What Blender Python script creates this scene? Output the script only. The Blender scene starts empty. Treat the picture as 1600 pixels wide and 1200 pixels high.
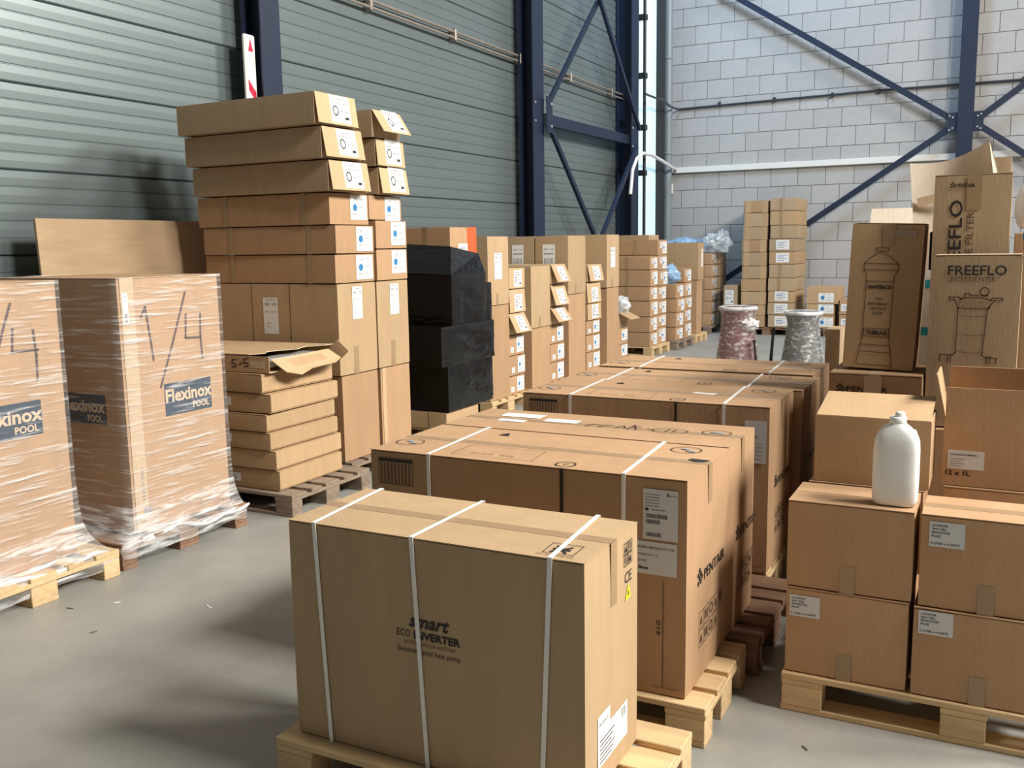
import bpy, bmesh, math, random
from mathutils import Vector, Matrix, noise
random.seed(7)
S = bpy.context.scene
C = S.collection
R = math.radians

# ------------------------------------------------------------------ camera, world, light, exposure
yaw, pit, rol = R(-27.1614), R(-8.36705), R(-.89909)
fw = Vector((math.sin(yaw)*math.cos(pit), math.cos(yaw)*math.cos(pit), math.sin(pit)))
rt = Vector((math.cos(yaw), -math.sin(yaw), 0)); up = rt.cross(fw)
r2 = rt*math.cos(rol)+up*math.sin(rol); u2 = -rt*math.sin(rol)+up*math.cos(rol)
cd = bpy.data.cameras.new('camera'); cam = bpy.data.objects.new('camera', cd); C.objects.link(cam)
cam.matrix_world = Matrix(((r2.x, u2.x, -fw.x, 0), (r2.y, u2.y, -fw.y, 0), (r2.z, u2.z, -fw.z, 1.7), (0, 0, 0, 1)))
cd.sensor_width = 36; cd.lens = 1480.08/1600*36; cd.clip_end = 200; cd.clip_start = .05
S.camera = cam
W = bpy.data.worlds.new('hall_daylight'); S.world = W; W.use_nodes = True
W.node_tree.nodes['Background'].inputs[0].default_value = (1.0, .95, .88, 1)
W.node_tree.nodes['Background'].inputs[1].default_value = .11
for (lx, ly, lz), (tx, ty, tz), pw, sz in (((6.8, 3.5, 8.6), (-2.5, 3, 0), 1680, 2.2), ((7.2, 7.2, 8.6), (-4, 6, 1), 1200, 2.2), ((8.5, 13.2, 9.2), (-4, 8, 1.5), 1150, 2.6)):
    la = bpy.data.lights.new('roof_skylight', 'AREA'); la.shape = 'RECTANGLE'; la.size = sz; la.size_y = sz
    la.energy = pw; la.color = (1.0, .95, .87)
    lo = bpy.data.objects.new('roof_skylight', la); C.objects.link(lo); lo.location = (lx, ly, lz)
    lo.rotation_euler = (Vector((tx, ty, tz))-lo.location).to_track_quat('-Z', 'Y').to_euler()
la = bpy.data.lights.new('north_skylight', 'AREA'); la.shape = 'RECTANGLE'; la.size = 2.0; la.size_y = 2.0; la.energy = 330; la.color = (.45, .70, 1.0)
lo = bpy.data.objects.new('north_skylight', la); C.objects.link(lo); lo.location = (-3.5, 14.5, 9.3); lo.rotation_euler = (R(30), 0, 0)
S.view_settings.view_transform = 'Standard'; S.view_settings.look = 'None'
S.view_settings.gamma = 1; S.view_settings.exposure = 0.0; S.view_settings.use_curve_mapping = False

# ------------------------------------------------------------------ materials
def mat(name, col, rough=.7, metal=0., var=.0, nscale=4., bump=0., bscale=60., spec=.5, stretch=(1, 1, 1), rnd=0., col2=None, coord='Object', emis=None):
    m = bpy.data.materials.new(name); m.use_nodes = True
    nt = m.node_tree; N = nt.nodes; L = nt.links; b = N['Principled BSDF']
    b.inputs['Roughness'].default_value = rough; b.inputs['Metallic'].default_value = metal
    b.inputs['Specular IOR Level'].default_value = spec
    c4 = (*col, 1); b.inputs['Base Color'].default_value = c4
    if emis:
        b.inputs['Emission Color'].default_value = (*emis[0], 1); b.inputs['Emission Strength'].default_value = emis[1]
    if var or bump or rnd:
        tc = N.new('ShaderNodeTexCoord'); mp = N.new('ShaderNodeMapping'); mp.inputs['Scale'].default_value = stretch
        L.new(tc.outputs[coord], mp.inputs['Vector'])
    out = None
    if var:
        n = N.new('ShaderNodeTexNoise'); n.inputs['Scale'].default_value = nscale; n.inputs['Detail'].default_value = 6
        n.inputs['Roughness'].default_value = .65
        L.new(mp.outputs[0], n.inputs['Vector'])
        rp = N.new('ShaderNodeValToRGB'); rp.color_ramp.elements[0].position = .3; rp.color_ramp.elements[1].position = .7
        a = tuple(x*(1-var) for x in col) if col2 is None else col2
        z = tuple(min(1, x*(1+var)) for x in col) if col2 is None else col
        rp.color_ramp.elements[0].color = (*a, 1); rp.color_ramp.elements[1].color = (*z, 1)
        L.new(n.outputs['Fac'], rp.inputs[0]); out = rp.outputs[0]
    if rnd:
        oi = N.new('ShaderNodeObjectInfo'); mr = N.new('ShaderNodeMapRange')
        mr.inputs['To Min'].default_value = 1-rnd; mr.inputs['To Max'].default_value = 1+rnd
        L.new(oi.outputs['Random'], mr.inputs['Value'])
        hs = N.new('ShaderNodeHueSaturation'); L.new(mr.outputs[0], hs.inputs['Value'])
        if out: L.new(out, hs.inputs['Color'])
        else: hs.inputs['Color'].default_value = c4
        out = hs.outputs[0]
    if out: L.new(out, b.inputs['Base Color'])
    if bump:
        n2 = N.new('ShaderNodeTexNoise'); n2.inputs['Scale'].default_value = bscale; n2.inputs['Detail'].default_value = 4
        L.new(mp.outputs[0], n2.inputs['Vector'])
        bp = N.new('ShaderNodeBump'); bp.inputs['Strength'].default_value = bump; bp.inputs['Distance'].default_value = .01
        L.new(n2.outputs['Fac'], bp.inputs['Height']); L.new(bp.outputs[0], b.inputs['Normal'])
    return m

def film_mat(name, tint=(.9, .92, .93), lo_=.08, hi=.75, scale=5., stretch=(1, 1, 9), rot=8., rough=.18, p0=.42, p1=.75):
    m = bpy.data.materials.new(name); m.use_nodes = True
    nt = m.node_tree; N = nt.nodes; L = nt.links; b = N['Principled BSDF']; o = N['Material Output']
    b.inputs['Base Color'].default_value = (*tint, 1); b.inputs['Roughness'].default_value = rough
    tr = N.new('ShaderNodeBsdfTransparent'); mx = N.new('ShaderNodeMixShader')
    tc = N.new('ShaderNodeTexCoord'); mp = N.new('ShaderNodeMapping'); mp.inputs['Scale'].default_value = stretch
    mp.inputs['Rotation'].default_value = (R(rot), R(rot*.4), 0)
    n = N.new('ShaderNodeTexNoise'); n.inputs['Scale'].default_value = scale; n.inputs['Detail'].default_value = 7; n.inputs['Roughness'].default_value = .6
    n.inputs['Distortion'].default_value = .4
    L.new(tc.outputs['Object'], mp.inputs[0]); L.new(mp.outputs[0], n.inputs['Vector'])
    r = N.new('ShaderNodeMapRange'); r.inputs['From Min'].default_value = p0; r.inputs['From Max'].default_value = p1
    r.inputs['To Min'].default_value = lo_; r.inputs['To Max'].default_value = hi
    L.new(n.outputs['Fac'], r.inputs['Value'])
    L.new(r.outputs[0], mx.inputs[0]); L.new(tr.outputs[0], mx.inputs[1]); L.new(b.outputs[0], mx.inputs[2])
    L.new(mx.outputs[0], o.inputs['Surface'])
    bp = N.new('ShaderNodeBump'); bp.inputs['Strength'].default_value = .5; bp.inputs['Distance'].default_value = .02
    L.new(n.outputs['Fac'], bp.inputs['Height']); L.new(bp.outputs[0], b.inputs['Normal'])
    return m

M = {}
def card(name, col): M[name] = mat(name, col, .82, var=.07, nscale=2.2, bump=.10, bscale=25, rnd=.07, spec=.25, stretch=(4, 4, .7))
card('kraft', (.48, .325, .185)); card('kraft_red', (.45, .283, .162)); card('kraft_pale', (.55, .39, .23))
card('kraft_dull', (.43, .315, .20)); card('kraft_olive', (.45, .315, .185)); card('kraft_inner', (.62, .50, .35)); card('card_white', (.68, .60, .49))
M['tape'] = mat('packing_tape', (.35, .235, .135), .45, var=.05, nscale=8)
M['clear_tape'] = mat('clear_tape', (.58, .44, .30), .25, var=.1, nscale=12)
M['paper'] = mat('label_paper', (.80, .80, .80), .6)
M['paper_grey'] = mat('delivery_note_paper', (.62, .63, .64), .55, var=.06)
M['ink'] = mat('black_ink', (.018, .016, .016), .7)
M['ink_soft'] = mat('brown_print_ink', (.12, .07, .045), .8)
M['ink_grey'] = mat('grey_print_ink', (.30, .30, .32), .8)
M['marker'] = mat('marker_ink', (.075, .03, .03), .6, var=.3, nscale=30)
M['blue_dot'] = mat('blue_print', (.03, .20, .46), .6)
M['flex_blue'] = mat('dark_blue_print', (.010, .032, .070), .55)
M['cream'] = mat('unprinted_lettering', (.62, .47, .32), .7)
M['yellow'] = mat('yellow_sticker', (.85, .75, .02), .5)
M['orange'] = mat('orange_label', (.90, .11, .03), .55)
M['strap'] = mat('white_strap', (.80, .79, .77), .4, var=.04, nscale=20)
M['wood_new'] = mat('fresh_pallet_wood', (.62, .44, .24), .75, var=.18, nscale=3, stretch=(1, 9, 9), bump=.15, bscale=30, rnd=.10)
M['wood_old'] = mat('weathered_pallet_wood', (.25, .19, .14), .85, var=.30, nscale=4, stretch=(1.5, 7, 7), bump=.35, bscale=30, rnd=.18)
M['wood_red'] = mat('red_brown_pallet_wood', (.24, .14, .085), .8, var=.25, nscale=4, stretch=(1.5, 7, 7), bump=.25, bscale=30, rnd=.14)
M['plywood'] = mat('plywood', (.47, .33, .20), .7, var=.12, nscale=2, stretch=(4, 1, 6), bump=.05)
M['concrete'] = mat('concrete_floor', (.36, .355, .325), .46, var=.5, nscale=1.6, bump=.08, bscale=40, col2=(.255, .255, .235), coord='Object')
M['panel'] = mat('galvanised_wall_panel', (.20, .245, .25), .38, metal=.55, var=.05, nscale=1.2, stretch=(1, .25, 2))
M['block'] = mat('painted_concrete_block', (.43, .42, .415), .85, var=.06, nscale=5, bump=.2, bscale=35, rnd=.05)
M['mortar'] = mat('grey_mortar', (.30, .30, .30), .9, var=.1, nscale=12)
M['steel'] = mat('navy_steel_paint', (.007, .016, .044), .55, var=.1, nscale=3)
M['bolt'] = mat('zinc_bolt', (.7, .7, .7), .35, metal=.6)
M['pipe'] = mat('galvanised_pipe', (.30, .26, .22), .45, metal=.4, var=.15, nscale=9)
M['pipe_dark'] = mat('dark_pipe', (.03, .035, .04), .45)
M['pipe_brown'] = mat('brown_cable', (.10, .05, .035), .6)
M['white_pvc'] = mat('white_pvc', (.78, .77, .74), .4)
M['grey_pvc'] = mat('grey_pvc_pipe', (.22, .25, .26), .4)
M['white_sheet'] = mat('translucent_glazing', (.7, .8, .82), .3, emis=((.36, .66, .80), .62))
M['black_steel'] = mat('black_steel', (.012, .013, .015), .5)
M['hdpe'] = mat('white_hdpe', (.82, .83, .82), .38, var=.02, nscale=5)
M['white'] = mat('white_plastic', (.82, .82, .80), .45)
M['red'] = mat('red_reflective', (.55, .02, .06), .4)
M['black_film'] = mat('black_stretch_film', (.003, .003, .0035), .22, bump=.6, bscale=9, stretch=(1, 1, 3), spec=.5)
M['film'] = film_mat('clear_stretch_film', lo_=.09, hi=.8, scale=3.0, stretch=(1, 1, 18), rot=5, p0=.52, p1=.76)
M['film_foot'] = film_mat('flared_stretch_film', lo_=.14, hi=.85, scale=4, stretch=(1, 1, 9), rot=14, p0=.44, p1=.70)
M['film_thick'] = film_mat('bunched_stretch_film', lo_=.30, hi=.95, scale=6, stretch=(1, 1, 6), p0=.38, p1=.62)
M['film_vessel'] = film_mat('vessel_wrap', tint=(.85, .85, .86), lo_=.10, hi=.75, scale=16, stretch=(1, 1, 1.8), rot=35, p0=.50, p1=.76)
M['film_bag'] = film_mat('crumpled_plastic', tint=(.75, .80, .84), lo_=.25, hi=.85, scale=9, stretch=(1, 1, 1), p0=.35, p1=.65)
M['film_blue'] = film_mat('blue_plastic_sheet', tint=(.35, .55, .80), lo_=.45, hi=.92, scale=4, stretch=(1, 1, 3), p0=.35, p1=.65)
M['terracotta'] = mat('dark_red_glaze', (.13, .03, .03), .4, var=.25, nscale=5)
M['grey_glaze'] = mat('dark_grey_glaze', (.075, .08, .078), .4, var=.25, nscale=5)
M['teal'] = mat('teal_print', (.02, .36, .46), .5)
M['blue_cloth'] = mat('blue_plastic_sack', (.03, .22, .48), .45, var=.2, nscale=6)
M['pink'] = mat('pinkish_card', (.45, .30, .28), .7, var=.15)
M['debris'] = mat('floor_scraps', (.10, .09, .07), .8)
M['silver'] = mat('silver_lining', (.55, .57, .58), .3, metal=.5)

# ------------------------------------------------------------------ helpers
def tag(o, label=None, cat=None, group=None, kind=None):
    if label: o['label'] = label
    if cat: o['category'] = cat
    if group: o['group'] = group
    if kind: o['kind'] = kind
    return o

def empty(name, loc=(0, 0, 0), rot=(0, 0, 0), **k):
    o = bpy.data.objects.new(name, None); C.objects.link(o); o.empty_display_size = .1
    o.location = loc; o.rotation_euler = rot
    return tag(o, **k)

def link(name, me, parent=None, loc=(0, 0, 0), rot=(0, 0, 0)):
    o = bpy.data.objects.new(name, me); C.objects.link(o)
    o.location = loc; o.rotation_euler = rot
    if parent: o.parent = parent
    return o

class MB:
    def __init__(s): s.v = []; s.f = []; s.mi = []; s.mats = []; s.sm = []
    def m(s, name):
        mm = M[name]
        if mm not in s.mats: s.mats.append(mm)
        return s.mats.index(mm)
    def poly(s, pts, mn, smooth=False):
        b = len(s.v); s.v += [tuple(p) for p in pts]; s.f.append(tuple(range(b, b+len(pts)))); s.mi.append(s.m(mn)); s.sm.append(smooth)
    def faces(s, vs, fs, mn, smooth=False):
        b = len(s.v); s.v += [tuple(p) for p in vs]; k = s.m(mn)
        for f in fs: s.f.append(tuple(i+b for i in f)); s.mi.append(k); s.sm.append(smooth)
    def box(s, x0, x1, y0, y1, z0, z1, mn, bev=0.):
        if bev:
            bm = bmesh.new(); bmesh.ops.create_cube(bm, size=1)
            for v in bm.verts: v.co = Vector(((x0+x1)/2+v.co.x*(x1-x0), (y0+y1)/2+v.co.y*(y1-y0), (z0+z1)/2+v.co.z*(z1-z0)))
            bmesh.ops.bevel(bm, geom=bm.edges[:], offset=bev, segments=1, affect='EDGES', profile=.5)
            bm.verts.index_update()
            s.faces([v.co.copy() for v in bm.verts], [[v.index for v in f.verts] for f in bm.faces], mn); bm.free(); return
        vs = [(x, y, z) for x in (x0, x1) for y in (y0, y1) for z in (z0, z1)]
        s.faces(vs, [(0, 1, 3, 2), (4, 6, 7, 5), (0, 4, 5, 1), (2, 3, 7, 6), (0, 2, 6, 4), (1, 5, 7, 3)], mn)
    def bar(s, p, q, w, t, mn, ref=(0, 0, 1)):
        p = Vector(p); q = Vector(q); d = (q-p).normalized(); a = d.cross(Vector(ref)).normalized(); b = a.cross(d)
        vs = []
        for e in (p, q):
            for i, j in ((-1, -1), (1, -1), (1, 1), (-1, 1)): vs.append(e+a*(w/2*i)+b*(t/2*j))
        s.faces(vs, [(3, 2, 1, 0), (4, 5, 6, 7), (0, 1, 5, 4), (1, 2, 6, 5), (2, 3, 7, 6), (3, 0, 4, 7)], mn)
    def tube(s, pts, r, mn, n=10, caps=True):
        pts = [Vector(p) for p in pts]; rings = []
        prev = None
        for i, p in enumerate(pts):
            d = (pts[min(i+1, len(pts)-1)]-pts[max(i-1, 0)]).normalized()
            if prev is None:
                prev = d.cross(Vector((0, 0, 1)) if abs(d.z) < .9 else Vector((1, 0, 0))).normalized()
            a = (prev-d*prev.dot(d)).normalized(); prev = a; b = d.cross(a)
            rr = r[i] if isinstance(r, (list, tuple)) else r
            rings.append([p+a*(rr*math.cos(2*math.pi*k/n))+b*(rr*math.sin(2*math.pi*k/n)) for k in range(n)])
        vs = [v for g in rings for v in g]; fs = []
        for i in range(len(pts)-1):
            for k in range(n): fs.append((i*n+k, i*n+(k+1) % n, (i+1)*n+(k+1) % n, (i+1)*n+k))
        s.faces(vs, fs, mn, True)
        if caps: s.faces(rings[0], [tuple(range(n-1, -1, -1))], mn); s.faces(rings[-1], [tuple(range(n))], mn)
    def lathe(s, prof, mn, n=32, c=(0, 0), sq=None, wob=0., seed=0.):
        vs = []; fs = []
        for (r, z) in prof:
            for k in range(n):
                a = 2*math.pi*k/n; rr = r
                if wob: rr += wob*noise.noise(Vector((math.cos(a)*4+seed, math.sin(a)*4, z*14)))
                vs.append((c[0]+rr*math.cos(a), c[1]+rr*math.sin(a), z))
        for i in range(len(prof)-1):
            for k in range(n): fs.append((i*n+k, i*n+(k+1) % n, (i+1)*n+(k+1) % n, (i+1)*n+k))
        s.faces(vs, fs, mn, True)
    def mesh(s, name):
        me = bpy.data.meshes.new(name); me.from_pydata(s.v, [], s.f)
        for mm in s.mats: me.materials.append(mm)
        me.polygons.foreach_set('material_index', s.mi); me.polygons.foreach_set('use_smooth', s.sm)
        me.update(); return me
    def obj(s, name, parent=None, loc=(0, 0, 0), rot=(0, 0, 0)): return link(name, s.mesh(name), parent, loc, rot)

# --- text to 2D polygons
_tc = {}
def text_polys(t, bold=0., shear=0., res=2):
    k = (t, bold, shear, res)
    if k in _tc: return _tc[k]
    cu = bpy.data.curves.new('lettering', 'FONT'); cu.body = t; cu.size = 1; cu.resolution_u = res; cu.offset = bold; cu.shear = shear
    cu.fill_mode = 'FRONT'
    o = bpy.data.objects.new('lettering', cu); C.objects.link(o); bpy.context.view_layer.update()
    me = o.evaluated_get(bpy.context.evaluated_depsgraph_get()).to_mesh()
    vs = [(v.co.x, v.co.y) for v in me.vertices]; fs = [tuple(p.vertices) for p in me.polygons]
    x0 = min(v[0] for v in vs); x1 = max(v[0] for v in vs); y0 = min(v[1] for v in vs); y1 = max(v[1] for v in vs)
    bpy.data.objects.remove(o); bpy.data.curves.remove(cu)
    _tc[k] = (vs, fs, x0, x1, y0, y1); return _tc[k]

class Print:
    """flat print collected in (u, v, layer), then mapped to a face"""
    def __init__(s): s.mb = MB()
    def rect(s, u0, v0, w, h, mn, l=1): s.mb.poly([(u0, v0, l), (u0+w, v0, l), (u0+w, v0+h, l), (u0, v0+h, l)], mn)
    def quad(s, pts, mn, l=1): s.mb.poly([(p[0], p[1], l) for p in pts], mn)
    def text(s, t, u, v, w=None, h=None, mn='ink', bold=0., shear=0., rot=0., l=2, align='l'):
        vs, fs, x0, x1, y0, y1 = text_polys(t, bold, shear)
        sx = sy = 1
        if w: sx = w/(x1-x0)
        if h: sy = h/(y1-y0)
        if not w: sx = sy
        if not h: sy = sx
        cw = (x1-x0)*sx; off = {'l': 0, 'c': -cw/2, 'r': -cw}[align]
        ca, sa = math.cos(rot), math.sin(rot); o = []
        for x, y in vs:
            a, b = (x-x0)*sx+off, (y-y0)*sy
            o.append((u+a*ca-b*sa, v+a*sa+b*ca, l))
        s.mb.faces(o, fs, mn)
    def line(s, pts, w, mn='ink', l=2, closed=False):
        pts = [Vector(p) for p in pts]
        if closed: pts = pts+[pts[0]]
        for a, b in zip(pts, pts[1:]):
            d = (b-a)
            if d.length < 1e-6: continue
            d.normalize(); n = Vector((-d.y, d.x))*(w/2); e = d*(w*.35)
            s.mb.poly([(*(a-e-n), l), (*(b+e-n), l), (*(b+e+n), l), (*(a-e+n), l)], mn)
    def ell(s, u, v, a, b, w=None, mn='ink', n=24, l=2):
        P = [(u+a*math.cos(2*math.pi*i/n), v+b*math.sin(2*math.pi*i/n)) for i in range(n)]
        if w: s.line(P, w, mn, l, True)
        else: s.mb.poly([(x, y, l) for x, y in P], mn)
    def place(s, name, parent, frame, base=.0012, step=.0005):
        o, U, V, Nn = [Vector(x) for x in frame]
        mb = MB(); mb.f = s.mb.f; mb.mi = s.mb.mi; mb.mats = s.mb.mats; mb.sm = s.mb.sm
        mb.v = [tuple(o+U*v[0]+V*v[1]+Nn*(base+step*v[2])) for v in s.mb.v]
        return mb.obj(name, parent)

def frame(dim, face):
    w, d, h = dim
    return {'+x': ((w/2, -d/2, 0), (0, 1, 0), (0, 0, 1), (1, 0, 0)),
            '-y': ((-w/2, -d/2, 0), (1, 0, 0), (0, 0, 1), (0, -1, 0)),
            'top': ((-w/2, -d/2, h), (1, 0, 0), (0, 1, 0), (0, 0, 1))}[face]

def body_mesh(w, d, h, mn, bulge=.004, seed=0, n=6, lean=0., open_top=False):
    mb = MB(); vs = {}; V = []; Fs = []
    r = .004
    def vid(p):
        k = tuple(round(x, 5) for x in p)
        if k not in vs:
            q = list(p); ex = [abs(abs(q[i])-.5) < 1e-6 for i in range(3)]
            dims = (w, d, h); out = [q[i]*dims[i] for i in range(3)]
            if sum(ex) >= 2:
                for i in range(3):
                    if ex[i]: out[i] -= math.copysign(r*(.6 if sum(ex) == 2 else .8), q[i])
            else:
                for i in range(3):
                    if ex[i]:
                        o2 = [j for j in range(3) if j != i]
                        fcn = (1-(2*q[o2[0]])**2)*(1-(2*q[o2[1]])**2)
                        nz = noise.noise(Vector((q[0]*3+seed*7.3, q[1]*3, q[2]*3)))
                        k2 = 0 if (i == 2) else 1
                        out[i] += math.copysign(bulge*fcn*(.5+nz)*k2, q[i])
            V.append((out[0], out[1], out[2]+h/2)); vs[k] = len(V)-1
        return vs[k]
    for ax in range(3):
        a, b = [(1, 2), (2, 0), (0, 1)][ax]
        for sg in (-.5, .5):
            for i in range(n):
                for j in range(n):
                    q = []
                    for (ii, jj) in ((i, j), (i+1, j), (i+1, j+1), (i, j+1)):
                        p = [0, 0, 0]; p[ax] = sg; p[a] = ii/n-.5; p[b] = jj/n-.5; q.append(vid(p))
                    Fs.append(q if sg > 0 else q[::-1])
    mb.faces(V, Fs, mn, True)
    me = mb.mesh('body'); me.set_sharp_from_angle(angle=R(22)); return me

def carton(name, label, x0, x1, y0, y1, z0, z1, mn='kraft', rz=0, rx=0, ry=0, group=None, flaps=None, tape=None, bulge=.004, cat='box', seam_tape_len=.07):
    w, d, h = x1-x0, y1-y0, z1-z0
    th = .0035 if flaps else 0
    o = empty(name, ((x0+x1)/2, (y0+y1)/2, z0), (R(rx), R(ry), R(rz)), label=label, cat=cat, group=group)
    dim = (w, d, h)
    link('body', body_mesh(w, d, h-th, mn, min(bulge, .0012), random.random()*50), o)
    if flaps == 'x':      # seam runs along x
        for s in (-1, 1):
            mb = MB(); ya, yb = sorted((s*.002, s*(d/2-.002))); mb.box(-w/2+.002, w/2-.002, ya, yb, h-th, h, mn); mb.obj('top_flap', o)
        if tape:
            mb = MB(); t = .024
            mb.box(-w/2-.001, w/2+.001, -t, t, h, h+.0008, tape)
            mb.box(w/2, w/2+.0022, -t, t, h-seam_tape_len, h+.0008, tape)
            mb.obj('tape', o)
    elif flaps == 'y':
        for s in (-1, 1):
            mb = MB(); xa, xb = sorted((s*.002, s*(w/2-.002))); mb.box(xa, xb, -d/2+.002, d/2-.002, h-th, h, mn); mb.obj('top_flap', o)
        if tape:
            mb = MB(); t = .024
            mb.box(-t, t, -d/2-.001, d/2+.001, h, h+.0008, tape)
            mb.box(-t, t, -d/2-.0022, -d/2, h-seam_tape_len, h+.0008, tape)
            mb.obj('tape', o)
    return o, dim

def thin(parent, dim, face, u, v, w, h, mn, name, t=.0008, off=.0):
    o, U, V, Nn = [Vector(x) for x in frame(dim, face)]
    a = o+U*u+V*v+Nn*off; mb = MB()
    vs = [a+U*i*w+V*j*h+Nn*(.0004+k*t) for i in (0, 1) for j in (0, 1) for k in (0, 1)]
    mb.faces(vs, [(0, 1, 3, 2), (4, 6, 7, 5), (0, 4, 5, 1), (2, 3, 7, 6), (0, 2, 6, 4), (1, 5, 7, 3)], mn)
    return mb.obj(name, parent)

def strap(parent, dim, u_front, u_top_back, u_bottom=None, wd=.014):
    w, d, h = dim; e = .0045
    ub = u_front if u_bottom is None else u_bottom
    P = [(-w/2+ub, -d/2-e, .0), (-w/2+u_front, -d/2-e, h+e), (-w/2+u_top_back, d/2+e, h+e), (-w/2+u_top_back, d/2+e, 0)]
    mb = MB()
    for a, b in zip(P, P[1:]):
        a = Vector(a); b = Vector(b); X = Vector((wd/2, 0, 0)); nn = (b-a).cross(X).normalized()*.001
        vs = [a-X-nn, a+X-nn, b+X-nn, b-X-nn, a-X+nn, a+X+nn, b+X+nn, b-X+nn]
        mb.faces(vs, [(3, 2, 1, 0), (4, 5, 6, 7), (0, 1, 5, 4), (1, 2, 6, 5), (2, 3, 7, 6), (3, 0, 4, 7)], 'strap')
    return mb.obj('strap', parent)

# --- shared small labels (one mesh each: paper, print)
def label_mesh(kind, w, h):
    p = Print(); p.rect(0, 0, w, h, 'paper', 0)
    if kind == 'ring':
        p.text('Handlauf +', w*.5, h*.83, w=w*.56, h=h*.10, mn='ink_grey', align='c', bold=.01); p.text('Bodenschiene', w*.5, h*.68, w=w*.8, h=h*.10, mn='ink_grey', align='c', bold=.01)
        p.ell(w*.25, h*.44, w*.125, w*.145, w*.04); p.text('400 HPS', w*.47, h*.39, w=w*.45, h=h*.10, mn='ink_grey', bold=.01)
        p.text('APN: 11,055', w*.08, h*.16, w=w*.55, mn='ink_grey'); p.rect(w*.7, h*.14, w*.2, h*.10, 'ink')
    elif kind == 'dot':
        p.text('400 / 120', w*.5, h*.78, w=w*.5, mn='ink_grey', align='c')
        p.ell(w*.28, h*.50, w*.13, w*.13, None, 'blue_dot'); p.text('Schiene', w*.48, h*.50, w=w*.3, mn='ink_grey'); p.text('50', w*.82, h*.44, w=w*.1, mn='ink_grey')
        p.text('APN: 10,055.01', w*.1, h*.16, w=w*.8, mn='ink_grey')
    elif kind == 'size':
        p.text('Container', w*.5, h*.92, w=w*.6, mn='ink_grey', align='c'); p.text('400 / 120', w*.5, h*.78, w=w*.8, bold=.02, mn='ink_grey', align='c')
        p.text('APN 1,055.03', w*.5, h*.58, w=w*.8, mn='ink_grey', align='c'); p.text('Set 2', w*.2, h*.28, w=w*.3, mn='ink_grey'); p.text('Pos 4', w*.2, h*.18, w=w*.3, mn='ink_grey')
    elif kind == 'ship':
        p.rect(w*.1, h*.62, w*.8, h*.05, 'ink_grey'); p.text('400 / 120', w*.5, h*.78, w=w*.8, mn='ink_grey', align='c')
        for i in range(7): p.rect(w*(.12+.11*i), h*.2, w*.05, h*.28, 'ink_grey')
    elif kind == 'lines':
        for i in range(4): p.rect(w*.12, h*(.18+.18*i), w*(.7 if i % 2 else .5), h*.07, 'blue_dot' if i == 2 else 'ink_grey')
    return p
_lm = {}
def put_label(parent, dim, face, u, v, w, h, kind, name='label', rot=None):
    p = label_mesh(kind, w, h)
    o, U, V, Nn = [Vector(x) for x in frame(dim, face)]
    k = (kind, round(w, 3), round(h, 3), face)
    if k not in _lm:
        mb = MB(); mb.f = p.mb.f; mb.mi = p.mb.mi; mb.mats = p.mb.mats; mb.sm = p.mb.sm
        mb.v = [tuple(U*q[0]+V*q[1]+Nn*(.0014+.0006*q[2])) for q in p.mb.v]
        _lm[k] = mb.mesh(name)
    return link(name, _lm[k], parent, o+U*u+V*v+Nn*.0009)

# --- pallets
def pallet(label, x0, x1, y0, y1, mn='wood_new', axis='x', group='wooden pallets', h=.144, boards=5, rz=0):
    L_, W_ = (x1-x0, y1-y0) if axis == 'x' else (y1-y0, x1-x0)
    o = empty('wooden_pallet', ((x0+x1)/2, (y0+y1)/2, 0), (0, 0, R(rz)+(0 if axis == 'x' else math.pi/2)), label=label, cat='pallet', group=group)
    k = h/.144; t = .022*k; rr = random.Random(sum(map(ord, label)))
    def b(nm, xa, xb, ya, yb, za, zb):
        mb = MB(); mb.box(-(xb-xa)/2, (xb-xa)/2, -(yb-ya)/2, (yb-ya)/2, -(zb-za)/2, (zb-za)/2, mn, .003)
        mb.obj(nm, o, ((xa+xb)/2+rr.uniform(-.003, .003), (ya+yb)/2, (za+zb)/2))
    bw = [.145, .1, .145, .1, .145] if boards == 5 else [.12]*boards
    gap = (W_-sum(bw))/(len(bw)-1); y = -W_/2
    for q in bw: b('deck_board', -L_/2, L_/2, y, y+q, h-t, h); y += q+gap
    for xc in (-L_/2+.0725, 0, L_/2-.0725): b('cross_board', xc-.0725, xc+.0725, -W_/2, W_/2, h-2*t, h-t)
    for xc in (-L_/2+.0725, 0, L_/2-.0725):
        for yc, bb in ((-W_/2+.05, .05), (0, .0725), (W_/2-.05, .05)): b('block', xc-.07, xc+.07, yc-bb, yc+bb, t, h-2*t)
    for yc, bb in ((-W_/2+.05, .05), (0, .0725), (W_/2-.05, .05)): b('bottom_board', -L_/2, L_/2, yc-bb, yc+bb, 0, t)
    return o

ORD = ['lowest', 'second', 'third', 'fourth', 'fifth', 'sixth', 'seventh', 'eighth', 'ninth', 'tenth', 'eleventh']

# ------------------------------------------------------------------ setting
mb = MB(); mb.box(-6.2, 12, -4, 19, -.1, 0, 'concrete'); tag(mb.obj('floor'), kind='structure')
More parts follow.
